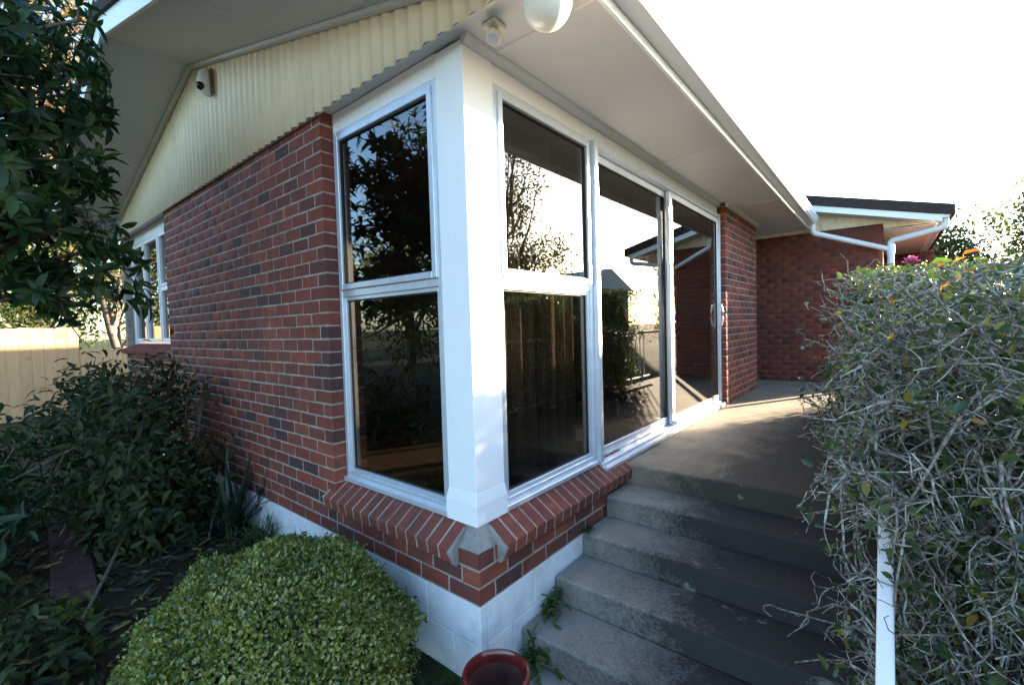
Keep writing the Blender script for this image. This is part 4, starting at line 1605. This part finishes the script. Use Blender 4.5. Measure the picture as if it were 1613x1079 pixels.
# ================================================================== fence
FY = 11.5
def fence(label, x0, x1, top, group='timber fence beyond the shrubs'):
    t = thing('timber_fence', label, 'fence', (x0, FY, -.2), group)
    m = MB()
    for z in (.1, top-.35):
        m.box(x0, x1, FY+.022, FY+.07, z, z+.09)
    m.build('rail', 'fence', t)
    x = x0
    base = None
    while x < x1-.05:
        if base is None:
            m = MB()
            m.box(0, .1675, -.01, .01, -.35, top)
            o = m.build('plank', 'fence', t, bevel=.003, seg=1)
            base = o.data
        else:
            o = bpy.data.objects.new('plank', base)
            link(o, t)
        o.location = (x, FY+random.uniform(-.004, .004), random.uniform(-.012, .012))
        x += .171
    return t
fence('taller new timber paling fence, warm in low sun, left of the house', -3.70, .06, 1.571)
fence('lower stretch of timber paling fence stepping down beside the house', -.115+.185, 3.2, 1.094)

# ================================================================== trees beyond
g = np.random.default_rng(81)
tree('garden_tree', 'green sunlit tree behind the taller fence at far left', (-2.2, 13.7, -.4), 4.5, (-2.0, 13.6, 2.9), (1.6, 1.2, 2.4), 'far_leaf', g, 240, 30, .13, .5, .10)
tree('garden_tree', 'yellowish leafy tree directly behind the fence step', (-.3, 14.0, -.4), 4.0, (-.2, 13.8, 2.7), (1.5, 1.1, 2.3), 'far_leaf', g, 230, 30, .12, .5, .10)
tree('garden_tree', 'olive tree with leaning trunk behind the lower fence by the window', (1.25, 13.0, -.4), 4.2, (1.9, 13.8, 3.1), (1.5, 1.0, 2.2), 'autumn_leaf', g, 200, 26, .12, .4, .12, None, .4, (-.6, .4))
tree('garden_tree', 'tall russet-leaved tree high behind the roof edge at upper left', (-1.3, 16.0, -.4), 10, (-.7, 16.0, 8.4), (3.0, 1.6, 5.0), 'autumn_leaf', g, 620, 26, .17, .45, .14)
tree('garden_tree', 'tall dark tree at the far left edge behind the fence', (-4.6, 15.5, -.4), 9, (-3.9, 15.3, 6.0), (2.4, 1.8, 4.2), 'far_leaf', g, 300, 24, .18, .5, .16)
tree('garden_tree', 'dark background tree filling the gap left of the gable behind the yellowish one', (.4, 18.5, -.4), 7, (.2, 18.5, 4.2), (2.6, 1.4, 3.6), 'far_leaf', g, 280, 26, .18, .5, .14)
# trees seen only in the gable-side window's reflection, left of the camera
tree('garden_tree', 'leafy tree left of the camera, seen mirrored in the gable-side window', (-6.2, 3.8, -.4), 4.6, (-6.0, 4.0, 2.3), (1.7, 2.3, 2.0), 'far_leaf', g, 240, 24, .15, .45, .12)
tree('garden_tree', 'shaded tree mirrored low in the gable-side window', (-5.2, 7.4, -.4), 4.6, (-5.2, 7.2, 2.4), (1.5, 1.9, 2.1), 'far_leaf', g, 200, 24, .15, .45, .12)
# right of the frame
tree('garden_tree', 'bushy tree beyond the end of the wing roof', (20.5, -3.0, -.4), 4.6, (20.5, -3.1, 2.6), (1.3, 1.05, 1.9), 'far_leaf', g, 300, 26, .17, .5, .14)
tree('garden_tree', 'taller tree at the right edge above the hedge', (23.0, -6.1, -.4), 6.0, (23.0, -6.2, 4.0), (1.9, 1.7, 2.0), 'far_leaf', g, 340, 26, .18, .5, .16)
tree('garden_tree', 'low rusty-leaved tree just behind the hedge at the right edge', (17.5, -5.4, -.4), 2.9, (17.5, -5.4, 1.9), (1.3, 1.1, 1.5), 'autumn_leaf', g, 130, 20, .10, .5, .08, None, .3)
# mirrored in the front glass
tree('garden_tree', 'slender open tree mirrored in the window beside the post', (9.9, -7.6, -.4), 7.0, (9.9, -7.6, 5.2), (.9, 1.1, 2.6), 'far_leaf', g, 80, 22, .17, .4, .12, None, .5, (0, 0), .2)
tree('garden_tree', 'dense tree mirrored beneath the slender one in the window', (10.9, -7.8, -.4), 4.5, (10.9, -7.8, 2.5), (2.0, 1.6, 2.2), 'far_leaf', g, 210, 24, .17, .45, .14)
# neighbour's house mirrored in the door
nh = thing('neighbour_house', 'grey gabled house across the street, mirrored in the sliding door', 'house', (31, -15.5, -.4))
m = MB()
m.box(27.2, 34.2, -24, -14.9, -.5, 4.0)
m.build('wall', 'housewall', nh)
m = MB()
m.prism([(26.7, 3.95), (34.7, 3.95), (30.7, 5.55)], 1, -24.3, -14.6)
m.v = [(p[0], p[1], p[2]) for p in m.v]
m.build('roof', 'housewall', nh)
ns = thing('garden_shed', 'pale blue painted shed glimpsed through the hedge at the right edge', 'shed', (26.5, -5.9, -.4))
m = MB()
m.box(26, 28.5, -7.2, -4.9, -.5, 1.7)
m.build('wall', 'palewall', ns)
m = MB()
m.prism([(-7.3, 1.7), (-4.8, 1.7), (-6.05, 2.3)], 0, 25.9, 28.6)
m.build('roof', 'palewall', ns)
